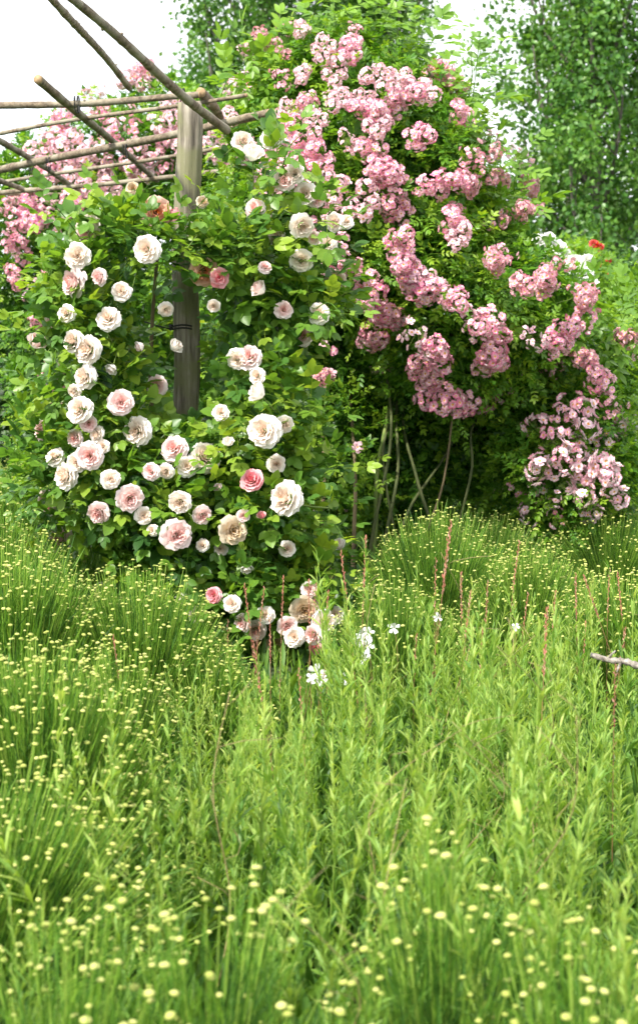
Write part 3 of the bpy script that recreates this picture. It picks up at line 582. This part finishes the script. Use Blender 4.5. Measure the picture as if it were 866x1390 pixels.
def pole(x0, y0, x1, y1, thick, dz=0.0, taper=.8, wob=.008, cut=True):
    p0, p1 = Pz(x0, y0, ZR+dz), Pz(x1, y1, ZR+dz)
    ym = (p0[1]+p1[1])/2; r_ = thick/2*min(ym, 9.5)/FPX; pole3(p0, p1, r_, r_*taper, wob, cut)
def pole3(p0, p1, r_, r2, wob=.006, cut=True):
    n_ = 60; taper = r2/r_
    t = np.linspace(0, 1, n_)[:, None]; pts = p0+(p1-p0)*t; ph = rng.uniform(0, 6, 3)
    pts = pts+np.concatenate([wob*np.sin(t*5+ph[0]), 0*t, wob*.8*np.sin(t*7+ph[1])], 1)
    rr = r_*np.linspace(1, taper, n_)*(1+.04*np.sin(np.arange(n_)*.9+ph[2])+.015*rng.normal(size=n_))
    for k in rng.integers(3, n_-3, 3): rr[k] *= 1.14
    a = Acc(); tube(a, pts, rr, 14, .5, .02)
    for kn in rng.integers(4, n_-4, 5):   # stubs where twigs were cut off
        dk = unit(rng.normal(size=3)); tube(a, np.array([pts[kn], pts[kn]+dk*rr[kn]*1.15, pts[kn]+dk*rr[kn]*rng.uniform(1.3, 1.7)]), [rr[kn]*.5, rr[kn]*.38, rr[kn]*.28], 7, .5)
    o = a.build('pole', M['pole'], root)
    if cut:
        for e, d_, q in ((pts[-1], unit(pts[-1]-pts[-2]), rr[-1]), (pts[0], unit(pts[0]-pts[1]), rr[0])):
            c_ = Acc(); tube(c_, [e-d_*.002, e+d_*.004], q*.93, 12, .5); c_.build('cut_end', M['cut'], o)
pole(-60, 147, 268, 130, 10, .03); pole(-60, 189, 335, 127, 6, .02); pole(-60, 244, 364, 153, 11, -.01); pole(-60, 258, 420, 180, 5.5, .02); pole(-60, 268, 345, 228, 7, .0)
pole(-60, 279, 182, 268, 8.5, -.02); pole(-60, 262, 178, 262, 5.5, .02)
pole3(P(60, -32, 4.5), P(308, 176, 6.32), .0135, .019); pole(40, -36, 178, 118, 9, .07, 1.15); pole(50, 106, 214, 243, 9.5, .03, .9); pole(-40, 166, 108, 256, 8, .03, .9); pole(-50, 220, 62, 272, 8, .01); pole(272, 124, 320, 192, 13, .05, .85)
w_ = Acc(); wp = P(250, 446, 6.2)
for dz in (0, .012):
    tube(w_, np.array([[wp[0]+.062*math.cos(q), 6.2+.062*math.sin(q), wp[2]+dz+.004*math.sin(3*q)] for q in np.linspace(0, 2*PI, 20)]), .0035, 5, .5)
tube(w_, curve([wp+(-.06, -.02, 0), wp+(-.12, .0, .015), wp+(-.17, .03, .03)], 5), .003, 5, .5)
w_.build('wire_tie', M['wire'], root)
for (px, py, Y) in [(100, 141, 6.5), (243, 131, 6.33), (166, 205, 7.6), (62, 222, 8.3), (40, 235, 8.9)]:
    c_ = P(px, py, Y); a = Acc(); tube(a, np.array([[c_[0]+.022*math.sin(q*.12), c_[1]+.036*math.cos(q), c_[2]+.036*math.sin(q)] for q in np.linspace(0, 6*PI, 54)]), .0022, 4, .5); a.build('wire_tie', M['wire'], root)

# ============================================================ CLIMBING ROSE on the post
Cr = 6.05
EC = [ell(225, 345, Cr, 90, .28, 32), ell(160, 370, Cr, 68, .30, 52), ell(128, 440, Cr, 54, .30, 78), ell(146, 550, Cr, 70, .33, 88), ell(175, 640, Cr, 100, .4, 75), ell(120, 640, Cr, 62, .3, 60), ell(250, 690, Cr, 95, .4, 85), ell(335, 362, Cr, 52, .25, 42), ell(352, 230, Cr+.05, 20, .12, 30), ell(415, 315, Cr+.1, 28, .2, 38),
      ell(330, 425, Cr+.15, 70, .3, 90), ell(330, 560, Cr, 85, .35, 90), ell(345, 690, Cr, 85, .38, 85), ell(340, 800, Cr-.1, 100, .32, 60), ell(240, 780, Cr, 70, .3, 50), ell(410, 790, Cr, 55, .25, 50), ell(405, 400, Cr+.1, 42, .22, 55), ell(190, 440, Cr+.1, 55, .3, 90), ell(410, 850, Cr-.2, 60, .2, 30)]
def keepc(p):
    # the climber is tied in on both sides of the post and leaves two lengths of it bare
    dx = np.abs(p[:, 0]+.563); bare = (dx < np.where(p[:, 1] < 6.1, .20, .11)) & (p[:, 1] < 6.4) & (((p[:, 2] > .92) & (p[:, 2] < 1.58)) | (p[:, 2] > 1.72))
    return ~bare & ~((p[:, 0] > -.9) & (p[:, 0] < -.36) & (p[:, 2] > 1.84))
root = thing('climbing_rose', 'climbing rose with large cream and blush double blooms wrapped round the pergola post', 'rose', (P(235, 800, 6.1)[0], 6.1, 0))
BL = {}
for k_ in ('cream', 'blush', 'peach', 'pink', 'faded'): BL[k_] = [big_rose(M['p_'+k_], o_) for o_ in (1.0, .85, 1.12)]
for k_ in ('cream', 'blush', 'pink'): BL['bud_'+k_] = [bud_rose(M['p_'+k_])]
BB = [(211, 287, 20, 'peach'), (238, 292, 13, 'bud_pink'), (119, 311, 20, 'blush'), (105, 347, 17, 'cream'), (100, 383, 20, 'blush'), (199, 338, 18, 'cream'), (147, 432, 16, 'cream'), (59, 417, 15, 'bud_cream'), (50, 464, 17, 'bud_blush'), (99, 463, 15, 'cream'), (119, 474, 20, 'cream'),
      (115, 511, 16, 'cream'), (108, 556, 18, 'cream'), (101, 530, 10, 'cream'), (164, 546, 17, 'blush'), (60, 585, 17, 'blush'), (122, 619, 19, 'blush'), (104, 628, 13, 'cream'), (89, 646, 18, 'cream'), (102, 594, 12, 'blush'), (186, 585, 19, 'cream'), (213, 524, 14, 'blush'), (238, 470, 13, 'bud_cream'),
      (277, 369, 19, 'peach'), (298, 377, 13, 'pink'), (278, 621, 22, 'cream'), (254, 633, 14, 'cream'), (236, 609, 18, 'blush'), (244, 682, 16, 'cream'), (176, 677, 18, 'blush'), (157, 717, 17, 'pink'), (134, 696, 16, 'blush'), (62, 676, 11, 'blush'), (67, 690, 10, 'blush'), (82, 732, 19, 'blush'),
      (240, 726, 21, 'blush'), (316, 720, 19, 'faded'), (388, 677, 25, 'cream'), (358, 585, 22, 'cream'), (386, 576, 12, 'cream'), (342, 652, 16, 'pink'), (350, 533, 17, 'bud_cream'), (349, 510, 11, 'cream'), (338, 485, 18, 'blush'), (322, 487, 14, 'cream'), (346, 283, 14, 'blush'), (410, 306, 17, 'cream'),
      (409, 354, 15, 'cream'), (352, 392, 15, 'bud_blush'), (410, 455, 15, 'blush'), (432, 425, 14, 'cream'), (455, 381, 15, 'faded'), (455, 301, 13, 'cream'), (343, 208, 18, 'bud_cream'), (368, 187, 14, 'cream'), (330, 192, 15, 'cream'), (386, 244, 14, 'blush'), (275, 699, 13, 'blush'), (250, 812, 15, 'bud_blush'),
      (290, 808, 11, 'pink'), (285, 857, 17, 'bud_cream'), (347, 856, 15, 'blush'), (412, 828, 18, 'faded'), (440, 845, 17, 'cream'), (390, 850, 14, 'blush'), (372, 875, 14, 'faded'), (137, 801, 11, 'blush'), (335, 771, 11, 'bud_cream'), (424, 820, 12, 'faded'), (265, 302, 10, 'bud_cream'), (180, 255, 9, 'faded'), (275, 273, 8, 'faded'),
      (414, 262, 15, 'cream'), (426, 322, 9, 'blush'), (360, 362, 9, 'blush'), (275, 740, 9, 'cream'), (330, 700, 9, 'blush'), (207, 720, 8, 'cream'), (235, 835, 9, 'blush'), (300, 745, 10, 'cream'), (460, 740, 12, 'bud_cream'), (140, 606, 9, 'cream'), (290, 415, 9, 'cream'), (428, 880, 9, 'pink'), (355, 700, 8, 'bud_pink'), (296, 662, 8, 'bud_blush'),
      (70, 440, 12, 'blush'), (84, 500, 13, 'cream'), (132, 590, 12, 'cream'), (150, 650, 13, 'cream'), (205, 640, 12, 'blush'), (120, 575, 12, 'blush'), (75, 620, 13, 'cream'), (195, 700, 12, 'cream'), (110, 712, 12, 'cream'), (225, 640, 11, 'cream'), (165, 395, 13, 'cream'), (135, 375, 12, 'blush'), (225, 420, 10, 'cream'),
      (315, 820, 12, 'cream'), (330, 845, 13, 'blush'), (400, 865, 14, 'cream'), (425, 862, 14, 'blush'), (455, 835, 13, 'cream'), (360, 835, 12, 'cream'), (268, 835, 12, 'blush'), (305, 885, 12, 'cream'), (420, 800, 11, 'blush'), (400, 235, 13, 'cream'), (430, 270, 12, 'blush'), (445, 330, 12, 'cream'), (470, 300, 10, 'cream'), (375, 320, 13, 'cream'),
      (385, 420, 12, 'blush'), (300, 560, 11, 'cream'), (375, 630, 13, 'cream'), (310, 600, 10, 'bud_cream'), (90, 425, 12, 'cream'), (152, 500, 11, 'bud_cream'), (190, 470, 10, 'bud_blush'), (390, 745, 11, 'cream')]
PL = []
for i, (px, py, rp_, kd) in enumerate(BB):
    q, d = hit(px, py, EC); q = q-unit(ray(px, py))*(.12+.002*rp_)
    aim = np.array([(-.55 if px < 150 else 0)+rng.normal()*.35, -1, .10+rng.normal()*.30]); 
    if 'bud' in kd: aim = np.array([rng.normal()*.5, -.5, .6*rng.choice([1, 1, -1])])
    aim = unit(aim)
    PL.append((q, aim, rp_*q[1]/FPX))
_Q = np.array([q+a_*r_*.5 for q, a_, r_ in PL]); _R = np.array([r_ for _, _, r_ in PL])
def keepb(p):
    D = np.linalg.norm(p[:, None]-_Q[None], axis=2); return keepc(p) & (D > _R[None]*1.0+.035).all(1)
a, s = Acc(), Acc(); shoots(a, a, EC, 660, ROSE, .16, 6, (.06, .17), lo=.6, hi=.97, bright=(.1, 1), keep=keepb, droop=.3); fill(a, EC, 650, ROSE, .12, .3, .85, (0, .5), keep=keepb)
a.build('foliage', M['rose_leaf'], root)
sh = Acc()
for (x0, y0, xm, ym, x1, y1, n_) in [(120, 340, 85, 290, 60, 275, 8), (180, 330, 185, 280, 205, 245, 7), (150, 330, 140, 280, 120, 262, 7), (90, 480, 55, 450, 28, 455, 7), (90, 600, 50, 590, 32, 612, 7), (100, 690, 60, 700, 45, 728, 7), (400, 330, 440, 300, 470, 310, 8), (390, 560, 425, 540, 445, 570, 8),
                                     (400, 700, 440, 700, 470, 735, 9), (410, 780, 450, 770, 480, 800, 9), (250, 330, 262, 290, 285, 262, 7), (340, 380, 330, 330, 345, 290, 7), (380, 240, 392, 200, 412, 180, 7), (300, 720, 330, 690, 372, 690, 8), (230, 640, 262, 610, 290, 622, 7), (110, 420, 80, 390, 62, 362, 7), (420, 640, 450, 620, 470, 640, 7), (415, 430, 445, 410, 465, 430, 7)]:
    c_ = curve([P(x0, y0, Cr-.1), P(xm, ym, Cr-.28), P(x1, y1, Cr-.36)], n_+2); tube(sh, c_, np.linspace(.0035, .0015, n_+2), 4, .5, cap=False)
    for i in range(n_):
        dirn = unit(c_[i+2]-c_[i+1]) if i+2 < len(c_) else unit(c_[-1]-c_[-2]); ang = i*2.4; sdv = unit(np.cross(dirn, [math.cos(ang), math.sin(ang), .3])); yv = unit(sdv+dirn*.45+np.array([0, 0, -.15]))
        sh.stamp(ROSE[i % 4], frames(yv[None], unit(np.array([[0, -.3, 1.]])+rng.normal(size=(1, 3))*.25)), c_[i+1][None], np.array([rng.uniform(.35, 1)]), np.array([.155*(1-.35*i/n_)*rng.uniform(.85, 1.15)]))
sh.build('young_shoots', M['rose_leaf'], root)
for (pl, r_, mt) in [([(215, 870), (212, 790), (190, 700), (150, 560), (120, 420)], .012, 'cane'), ([(228, 870), (222, 780), (210, 640), (205, 480), (215, 330)], .014, 'old_cane'), ([(262, 870), (280, 760), (310, 620), (330, 480), (350, 330)], .012, 'cane'),
                     ([(240, 870), (200, 800), (150, 700), (90, 620)], .009, 'cane'), ([(275, 870), (330, 800), (370, 720), (390, 600)], .010, 'cane'), ([(280, 345), (340, 352), (380, 378), (410, 398)], .006, 'cane'), ([(330, 470), (365, 385), (400, 300), (395, 240)], .007, 'cane')]:
    c_ = Acc(); pts = [P(x, y, Cr+.05) for x, y in pl]
    if pl[0][1] > 860: pts[0][2] = 0
    tube(c_, curve(pts, 24), np.linspace(r_, r_*.5, 24), 7, .5, .04); c_.build('cane', M[mt], root)
BSTK = []
for k in range(3):   # in bloom radii: a thin stalk with a hip and five sepals
    a = Acc(); c_ = curve([(0, 0, -.05), (0, .02, -.35), (rng.normal()*.3, .3, -1.2), (rng.normal()*.5, .9, -2.6)], 9); tube(a, c_, [.14, .20, .10, .06, .05, .05, .05, .05, .05], 6, .5); BSTK.append(a.mesh('stalk', M['cane']))
for i, (px, py, rp_, kd) in enumerate(BB):
    q, aim, _ = PL[i]
    me = BL[kd][i % len(BL[kd])]; o_ = inst('bloom', me, root, q, zframes(aim[None], np.array([rng.uniform(0, 6)]))[0], rp_*.98*q[1]/FPX)
    k_ = bpy.data.objects.new('stalk', BSTK[i % 3]); COL.objects.link(k_); k_.parent = o_


# ============================================================ SANTOLINA
def button_T():
    V, F = [(0, 0, .56)], []; n_ = 9
    for k, (r_, z_) in enumerate([(.55, .48), (.92, .2), (1.0, -.06), (.62, -.24), (.15, -.3)]):
        for j in range(n_): a_ = j*2*PI/n_+k*.3; w_ = 1+.06*math.sin(j*5+k*3); V.append((r_*w_*math.cos(a_), r_*w_*math.sin(a_), z_))
    T = [(0, 1+j, 1+(j+1) % n_) for j in range(n_)]
    for k in range(4):
        for j in range(n_): a_ = 1+k*n_+j; b_ = 1+k*n_+(j+1) % n_; F.append((a_, a_+n_, b_+n_, b_))
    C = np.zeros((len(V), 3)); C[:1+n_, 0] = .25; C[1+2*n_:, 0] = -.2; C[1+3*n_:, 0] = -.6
    return np.array(V, float), [np.array(T), np.array(F)], C
BT = button_T(); BME = []
for k in range(4):
    a = Acc(); a.stamp(BT, np.eye(3)[None], np.zeros((1, 3)), np.array([.25+.2*k]), np.array([1.])); BME.append(a.mesh('flower_head', M['button']))
def santolina(px, Y, R_, h, label, n=320, nt=2600, parts=True, lean=(0, 0), br=.0061, group='santolina bushes with yellow button flowers', spread=1.0, fh=1.0):
    n = int(n*(1.4 if Y > 2.2 else 1)); nt = int(nt*2.2); c = P(px, 800, Y); c[2] = 0; root = thing('santolina_bush', label, 'shrub', c, group)
    ang = rng.uniform(0, 2*PI, n); rad = np.sqrt(rng.random(n)); dx, dy = rad*np.cos(ang), rad*np.sin(ang)
    base = c+np.stack([dx*R_*.14, dy*R_*.14, np.zeros(n)], 1)
    hh = h*(1-.58*rad**2.4)*rng.uniform(.86, 1.06, n)
    tip = c+np.stack([dx*R_*spread+lean[0]*rad, dy*R_*spread+lean[1]*rad, hh], 1)+rng.normal(size=(n, 3))*.015
    bend = np.stack([dx*R_*.02, dy*R_*.02, hh*.08], 1)
    a = Acc(); strips(a, base, tip, bend, .0014, .0010, rng.uniform(.55, 1, n), 5, 3)
    # feathery foliage along the lower two thirds: short threads pointing up and out
    k = rng.integers(0, n, nt); t = rng.uniform(.25, .86, nt)[:, None]; mid = (base+tip)/2+bend
    q = (1-t)**2*base[k]+2*t*(1-t)*mid[k]+t*t*tip[k]+rng.normal(size=(nt, 3))*.012
    y = unit(tip[k]-base[k]+rng.normal(size=(nt, 3))*.22*h)
    a.stamp(THREAD, frames(y, rng.normal(size=(nt, 3))), q, np.clip(rng.normal(size=nt)*.15-.02+.60*t[:, 0]**2, 0, 1), rng.uniform(.05, .11, nt)*h/.55)  # threads coloured darker toward the base, painting shade into the mounds' crevices
    a.build('foliage', M['santo'], root)
    # heads
    fl = np.arange(int(n*fh)); tt = tip[fl]; d = unit(unit(tt-mid[fl])*.5+np.array([0, 0, .8])+rng.normal(size=(n, 3))[fl]*.12); sz = br*rng.uniform(.55, 1.25, len(fl)); sp_ = rng.uniform(0, 6, len(fl)); R = zframes(d, sp_)
    order = np.argsort(np.linalg.norm(tt-np.array([0, 0, CZ]), axis=1))
    np_ = 100 if parts else 0
    X, Yp = project(tt[order]); vis = (X > -20) & (X < 886) & (Yp > -20) & (Yp < 1410); order = np.concatenate([order[vis], order[~vis]])
    for i in order[:np_]: inst('flower_head', BME[i % 4], root, tt[i], R[i], sz[i])
    rest = order[np_:]
    if len(rest):
        b_ = Acc(); b_.stamp(BT, R[rest], tt[rest], rng.uniform(.15, .85, len(rest)), sz[rest]); tag(b_.build('flower_heads', M['button'], root), kind='stuff')
    return root
# left, near to far
santolina(35, 3.05, .32, .60, 'santolina mound at the left edge, nearest of the sharp ones', 640, 4200)
santolina(-40, 2.55, .26, .50, 'low santolina at the left edge with long stems sweeping right over a dark gap', 260, 2200, lean=(.16, .02))
santolina(150, 3.75, .20, .46, 'small santolina mound between the left edge bushes and the leafy gaura stems', 260, 2000)
santolina(10, 4.2, .36, .66, 'tall santolina mound at left below the pale blush rose blooms', 620, 4500)
santolina(185, 4.3, .34, .58, 'broad santolina mound in front of the foot of the pergola post', 540, 4500)
santolina(280, 4.15, .20, .38, 'small santolina half hidden by gaura stems beside the lowest cream blooms', 230, 1800)
santolina(-10, 5.6, .42, .60, 'santolina behind the left mounds, reaching the lowest left blooms', 430, 3600)
santolina(95, 6.2, .40, .50, 'shaded santolina right against the left side of the climbing rose', 330, 3200)
santolina(10, 8.2, .60, .60, 'far left santolina in front of the dark hedge', 420, 4000, False, br=.007)
santolina(60, 9.8, .55, .55, 'farthest santolina between the dark hedge and the climbing rose', 300, 3000, False, br=.007)
# right
santolina(595, 5.7, .36, .60, 'dense santolina mound below the canes of the pink rambler', 430, 4200)
santolina(715, 5.3, .32, .50, 'santolina with bright stems leaning right, middle of the right hand bushes', 470, 4200, lean=(.05, 0))
santolina(845, 4.9, .34, .47, 'santolina at the right edge above the broken grey branch', 470, 4000)
santolina(660, 6.7, .40, .46, 'santolina behind the others under the dark arch of the rambler', 330, 3400)
santolina(830, 7.0, .50, .44, 'far santolina at the right edge under the white roses', 420, 4000, False, br=.0065)
santolina(540, 4.9, .26, .46, 'low dark santolina behind the tallest pale green gaura stem', 240, 2200)
# near, out of focus
santolina(70, 1.9, .19, .50, 'blurred santolina in the near left corner', 110, 900, br=.0072, spread=1.25)
santolina(270, 1.95, .18, .505, 'blurred santolina second from the left along the bottom', 95, 900, br=.0072, spread=1.25)
santolina(460, 1.75, .15, .43, 'blurred santolina with few buttons at the middle of the bottom edge', 40, 700, br=.0072, spread=1.25)
santolina(610, 2.02, .15, .53, 'blurred santolina crowded with buttons right of the middle at the bottom', 105, 1100, br=.0072, spread=1.15)
santolina(810, 1.85, .19, .50, 'blurred santolina in the near right corner', 130, 1000, br=.0072, spread=1.25)

# ============================================================ GAURA
def gstem(h, nl, seedv, wide=1.0):
    a = Acc(); lean_ = rng.normal(size=2)*.05; tip = np.array([[lean_[0], lean_[1], h]]); base = np.zeros((1, 3)); bend = np.array([[rng.normal()*.03, rng.normal()*.03, 0]])
    r_ = rng.uniform(.30, .82); pts = strips(a, base, tip, bend, .0042, .0020, np.array([min(1, r_+.2)]), 7, 4); mid = (base+tip)/2+bend
    t = np.sort(rng.uniform(.12, 1, nl)**.85)[:, None]; q = (1-t)**2*base+2*t*(1-t)*mid+t*t*tip
    az = np.arange(nl)*2.4+rng.normal(size=nl)*1.1; op = (.66-.42*t[:, 0])+rng.normal(size=nl)*.2
    y = np.stack([np.cos(az)*np.sin(op), np.sin(az)*np.sin(op), np.cos(op)], 1); nn = np.stack([-np.cos(az)*np.cos(op), -np.sin(az)*np.cos(op), np.sin(op)], 1)
    ln = (.125-.075*t[:, 0]**1.5)*rng.uniform(.5, 1.35, nl)*wide
    a.stamp(LANCE, frames(y, nn+rng.normal(size=(nl, 3))*.15), q, np.clip(r_-.15+.35*t[:, 0]+rng.normal(size=nl)*.13, 0, 1), ln)
    # side shoots
    for k in range(rng.integers(2, 5)):
        t0 = rng.uniform(.35, .8); b0 = (1-t0)**2*base+2*t0*(1-t0)*mid+t0*t0*tip; a0 = rng.uniform(0, 6.28); L0 = rng.uniform(.08, .18)
        d0 = unit(np.array([[math.cos(a0)*.35, math.sin(a0)*.35, 1]])); strips(a, b0, b0+d0*L0, d0*0, .0015, .0008, np.array([r_]), 3, 3)
        m_ = 9; tt = np.linspace(.2, 1, m_)[:, None]; az = np.arange(m_)*2.4+a0; op = .75-.5*tt[:, 0]
        y = np.stack([np.cos(az)*np.sin(op), np.sin(az)*np.sin(op), np.cos(op)], 1); a.stamp(LANCE, frames(y, rng.normal(size=(m_, 3))+np.array([0, 0, .3])), b0+d0*L0*tt, np.clip(r_+.2+rng.normal(size=m_)*.1, 0, 1), rng.uniform(.025, .045, m_))
    return a.mesh('leafy_stem', M['gaura'])
GS = [gstem(rng.uniform(.85, 1.08), rng.integers(38, 56), k) for k in range(20)]
LANCE = leaflet(.22, .25, .3, ((.3, .85), (.62, 1.)))
GW = [gstem(rng.uniform(.85, 1.0), rng.integers(26, 36), k, 1.15) for k in range(6)]
def dstem():
    a = Acc(); p_ = curve([(0, 0, 0), (rng.normal()*.05, rng.normal()*.05, .35), (rng.normal()*.10, rng.normal()*.08, .7), (rng.normal()*.22, rng.normal()*.1, 1.0)], 14); tube(a, p_, np.linspace(.0026, .0012, 14), 4, .5)
    for k in range(5):
        q = p_[4+2*k]; tube(a, curve([q, q+(rng.normal()*.04, rng.normal()*.04, .04), q+(rng.normal()*.08, rng.normal()*.06, .09)], 4), .0011, 3, .5)
    return a.mesh('dry_stem', M['dry'])
DS = [dstem() for _ in range(5)]
def gspike(h, full=1.0):
    a = Acc(); tip = np.array([[rng.normal()*.06, rng.normal()*.06, h]]); base = np.zeros((1, 3)); bend = np.array([[rng.normal()*.04, 0, 0]]); mid = tip/2+bend
    strips(a, base, tip, bend, .0017, .0009, np.array([.35]), 7, 4)
    n_ = int(30*full); t = np.linspace(.74, 1, n_)[:, None]; q = (1-t)**2*base+2*t*(1-t)*mid+t*t*tip; az = np.arange(n_)*2.4; op = rng.uniform(.2, .5, n_)
    y = np.stack([np.cos(az)*np.sin(op), np.sin(az)*np.sin(op), np.cos(op)], 1)
    B = leaflet(.30, .5, .0, ((.3, .9), (.6, 1.))); a.stamp(B, frames(y, rng.normal(size=(n_, 3))), q, rng.uniform(.3, 1, n_), rng.uniform(.016, .024, n_)); a.stamp(B, frames(y, rng.normal(size=(n_, 3))), q, rng.uniform(.3, 1, n_), rng.uniform(.014, .020, n_))
    m_ = 10; t = rng.uniform(.2, .7, m_)[:, None]; q = (1-t)**2*base+2*t*(1-t)*mid+t*t*tip; az = rng.uniform(0, 6, m_)
    y = np.stack([np.cos(az)*.5, np.sin(az)*.5, np.full(m_, .8)], 1); a.stamp(LANCE, frames(y, rng.normal(size=(m_, 3))), q, np.full(m_, .05), rng.uniform(.02, .04, m_))
    return a.mesh('flower_spike', M['gbud'])
GP = [gspike(1.0, rng.uniform(.6, 1.2)) for k in range(7)]
gf = Acc()
for az in (0.9, 2.0, -.4, 3.5): petal(gf, az, .38, 1.0, 1.1, 1.35, .06, 0, .5, 0, 0, .08, 3, 3)
for az in (4.3, 4.6, 4.9, 5.2): petal(gf, az, .05, .8, 1.0, 1.3, .05, .05, .5, 0, 0, 0, 1, 2)
GFM = gf.mesh('flower', M['p_white'])
PLAIN = 'clump of upright leafy gaura stems inside the dense green stand before the roses'
SPEC = {}
def gaura(x, Y, R_, n, h, label=PLAIN, spikes=0, wide=.08):
    c = np.array([x, Y, 0]); root = thing('gaura_plant', label, 'plant', c, 'gaura plants filling the middle of the bed')
    for i in range(n):
        q = c+np.array([rng.normal()*R_, rng.normal()*R_, 0]); out_ = (q-c)*.9
        tilt = unit(np.array([out_[0]+rng.normal()*.10, out_[1]+rng.normal()*.09, 1.])); R = zframes(tilt[None], np.array([rng.uniform(0, 6.28)]))[0]
        inst('leafy_stem', GW[rng.integers(6)] if rng.random() < wide else GS[rng.integers(len(GS))], root, q, R, h*rng.uniform(.62, 1.15))
    if rng.random() < .7:
        for i in range(rng.integers(1, 3)): inst('dry_stem', DS[rng.integers(5)], root, c+np.array([rng.normal()*R_, rng.normal()*R_, 0]), zframes(np.array([[rng.normal()*.15, rng.normal()*.1, 1.]]), np.array([rng.uniform(0, 6)]))[0], h*rng.uniform(.85, 1.2))
    for i in range(spikes):
        q = c+np.array([rng.normal()*R_, rng.normal()*R_, 0]); tilt = unit(np.array([rng.normal()*.12, rng.normal()*.1, 1.])); inst('flower_spike', GP[rng.integers(len(GP))], root, q, zframes(tilt[None], np.array([0.]))[0], h*rng.uniform(1.05, 1.3))
    return root
n_ = 24000; gx = rng.uniform(-1.3, 1.6, n_); gy = rng.uniform(1.5, 5.2, n_); a = Acc(); q = np.stack([gx, gy, np.zeros(n_)], 1)
a.stamp(LANCE, frames(unit(rng.normal(size=(n_, 3))*.5+np.array([0, 0, 1.])), rng.normal(size=(n_, 3))), q, rng.uniform(0, .6, n_), rng.uniform(.05, .13, n_))
tag(a.build('undergrowth', M['gaura']), 'low leafy undergrowth filling the bed between the taller stems', 'undergrowth', kind='stuff')
ORD = ['leftmost', 'second from the left', 'third from the left', 'fourth from the left', 'fifth from the left', 'sixth from the left', 'seventh from the left']
RANK = ['nearest rank behind the blurred buttons', 'second rank behind the blurred buttons', 'third rank, middle of the green stand', 'fourth rank, below the red bud spikes', 'fifth rank, among the red bud spikes', 'farthest rank']
for row, Yr in enumerate([2.12, 2.52, 2.95, 3.42, 3.92, 4.5]):
    x0 = P(255 if row else 150, 800, Yr)[0]+(.06 if row % 2 else 0) if Yr < 3.9 else P(330, 800, Yr)[0]; x1 = P(960, 800, Yr)[0]; col = 0; x = x0
    while x < x1:
        Y = Yr+rng.normal()*.05; hgt = (.50, .56, .60, .60, .58, .52)[row]+.05*math.sin(x*6+row*2); px = 433+FPX*x/Y
        if px > 640 and row > 2: hgt *= .9
        if px < 510: hgt *= (1, 1, .85, .72, .60, .50)[row] if px > 240 else (1, 1, 1, .9, .8, .6)[row]
        gaura(x+rng.normal()*.03, Y, .105, (14, 22, 27, 28, 27, 24)[row], hgt, 'leafy gaura clump, %s in the %s' % (ORD[col], RANK[row]), int(rng.integers(0, 3)) if row > 2 else 0, .35 if px < 330 and row < 4 else .05)
        x += .36; col += 1
rt = thing('gaura_plant', 'gaura with white open flowers and tall red bud spikes in front of the rambler canes', 'plant', P(480, 900, 4.6)*np.array([1, 1, 0]), 'gaura plants filling the middle of the bed')
for (px, py, Y, k) in [(497, 725, 4.6, 0), (463, 745, 4.6, 1), (590, 756, 4.4, 2), (704, 732, 4.7, 3), (627, 775, 4.5, 4), (566, 858, 4.0, 5), (640, 800, 4.2, 6), (655, 850, 4, 0), (332, 790, 4.4, 1), (308, 840, 4.3, 2), (358, 795, 4.4, 3), (420, 785, 4.5, 4), (446, 800, 4.5, 5), (430, 790, 4.6, 6), (385, 780, 4.5, 0), (838, 775, 4.6, 1), (826, 770, 4.6, 2), (716, 803, 4.4, 3), (755, 800, 4.4, 5), (850, 850, 4.0, 6), (795, 842, 4.2, 0), (154, 860, 3.9, 1)]:
    tip = P(px, py, Y); ti = GP[k]; tv = np.array(ti.vertices[np.argmax([v.co.z for v in ti.vertices])].co); b_ = np.array([tip[0]-tv[0]*tip[2], tip[1]-tv[1]*tip[2], 0]); inst('flower_spike', ti, rt, b_, np.eye(3), tip[2]/tv[2])
for (px, py, s_) in [(493, 862, 13), (499, 876, 12), (488, 872, 10), (496, 893, 12), (500, 858, 9), (535, 852, 9), (430, 913, 13), (436, 922, 10), (424, 920, 9), (467, 922, 9), (594, 838, 7), (700, 851, 6), (287, 955, 6)]:
    q = P(px, py, 4.15); aim = unit(np.array([rng.normal()*.4, -1, .1])); inst('flower', GFM, rt, q, zframes(aim[None], np.array([rng.uniform(0, 6)]))[0], s_*4.15/FPX)
    a = Acc(); tube(a, curve([q+(rng.normal()*.06, .03+rng.normal()*.03, -.4), q+(rng.normal()*.01, .015, -.15), q+(0, .005, 0)], 6), .0009, 4, .1); a.build('flower_stalk', M['gbud'], rt)

# ============================================================ BROKEN BRANCH
a = Acc(); pts = curve([P(802, 889, 3.5), P(826, 896, 3.48), P(850, 899, 3.46), P(880, 909, 3.42), P(930, 925, 3.35), P(1010, 985, 3.3), P(1110, 1090, 3.25), P(1250, 1175, 3.2)*np.array([1, 1, 0])], 60)
tube(a, pts, np.linspace(.0062, .0130, 60)*(1+.12*rng.normal(size=60)), 9, .5, .09)
for k, dv in ((8, (.01, -.01, .02)), (15, (-.015, -.01, -.02)), (22, (.02, .0, .03)), (30, (-.01, .01, .03))):
    tube(a, curve([pts[k], pts[k]+np.array(dv)*.6, pts[k]+np.array(dv)*1.2+(.004, 0, 0)], 5), np.linspace(.004, .002, 5), 6, .5)
o_ = a.build('branch', M['dead']); tag(o_, 'broken grey dead branch poking in at the right edge over the gaura', 'branch')
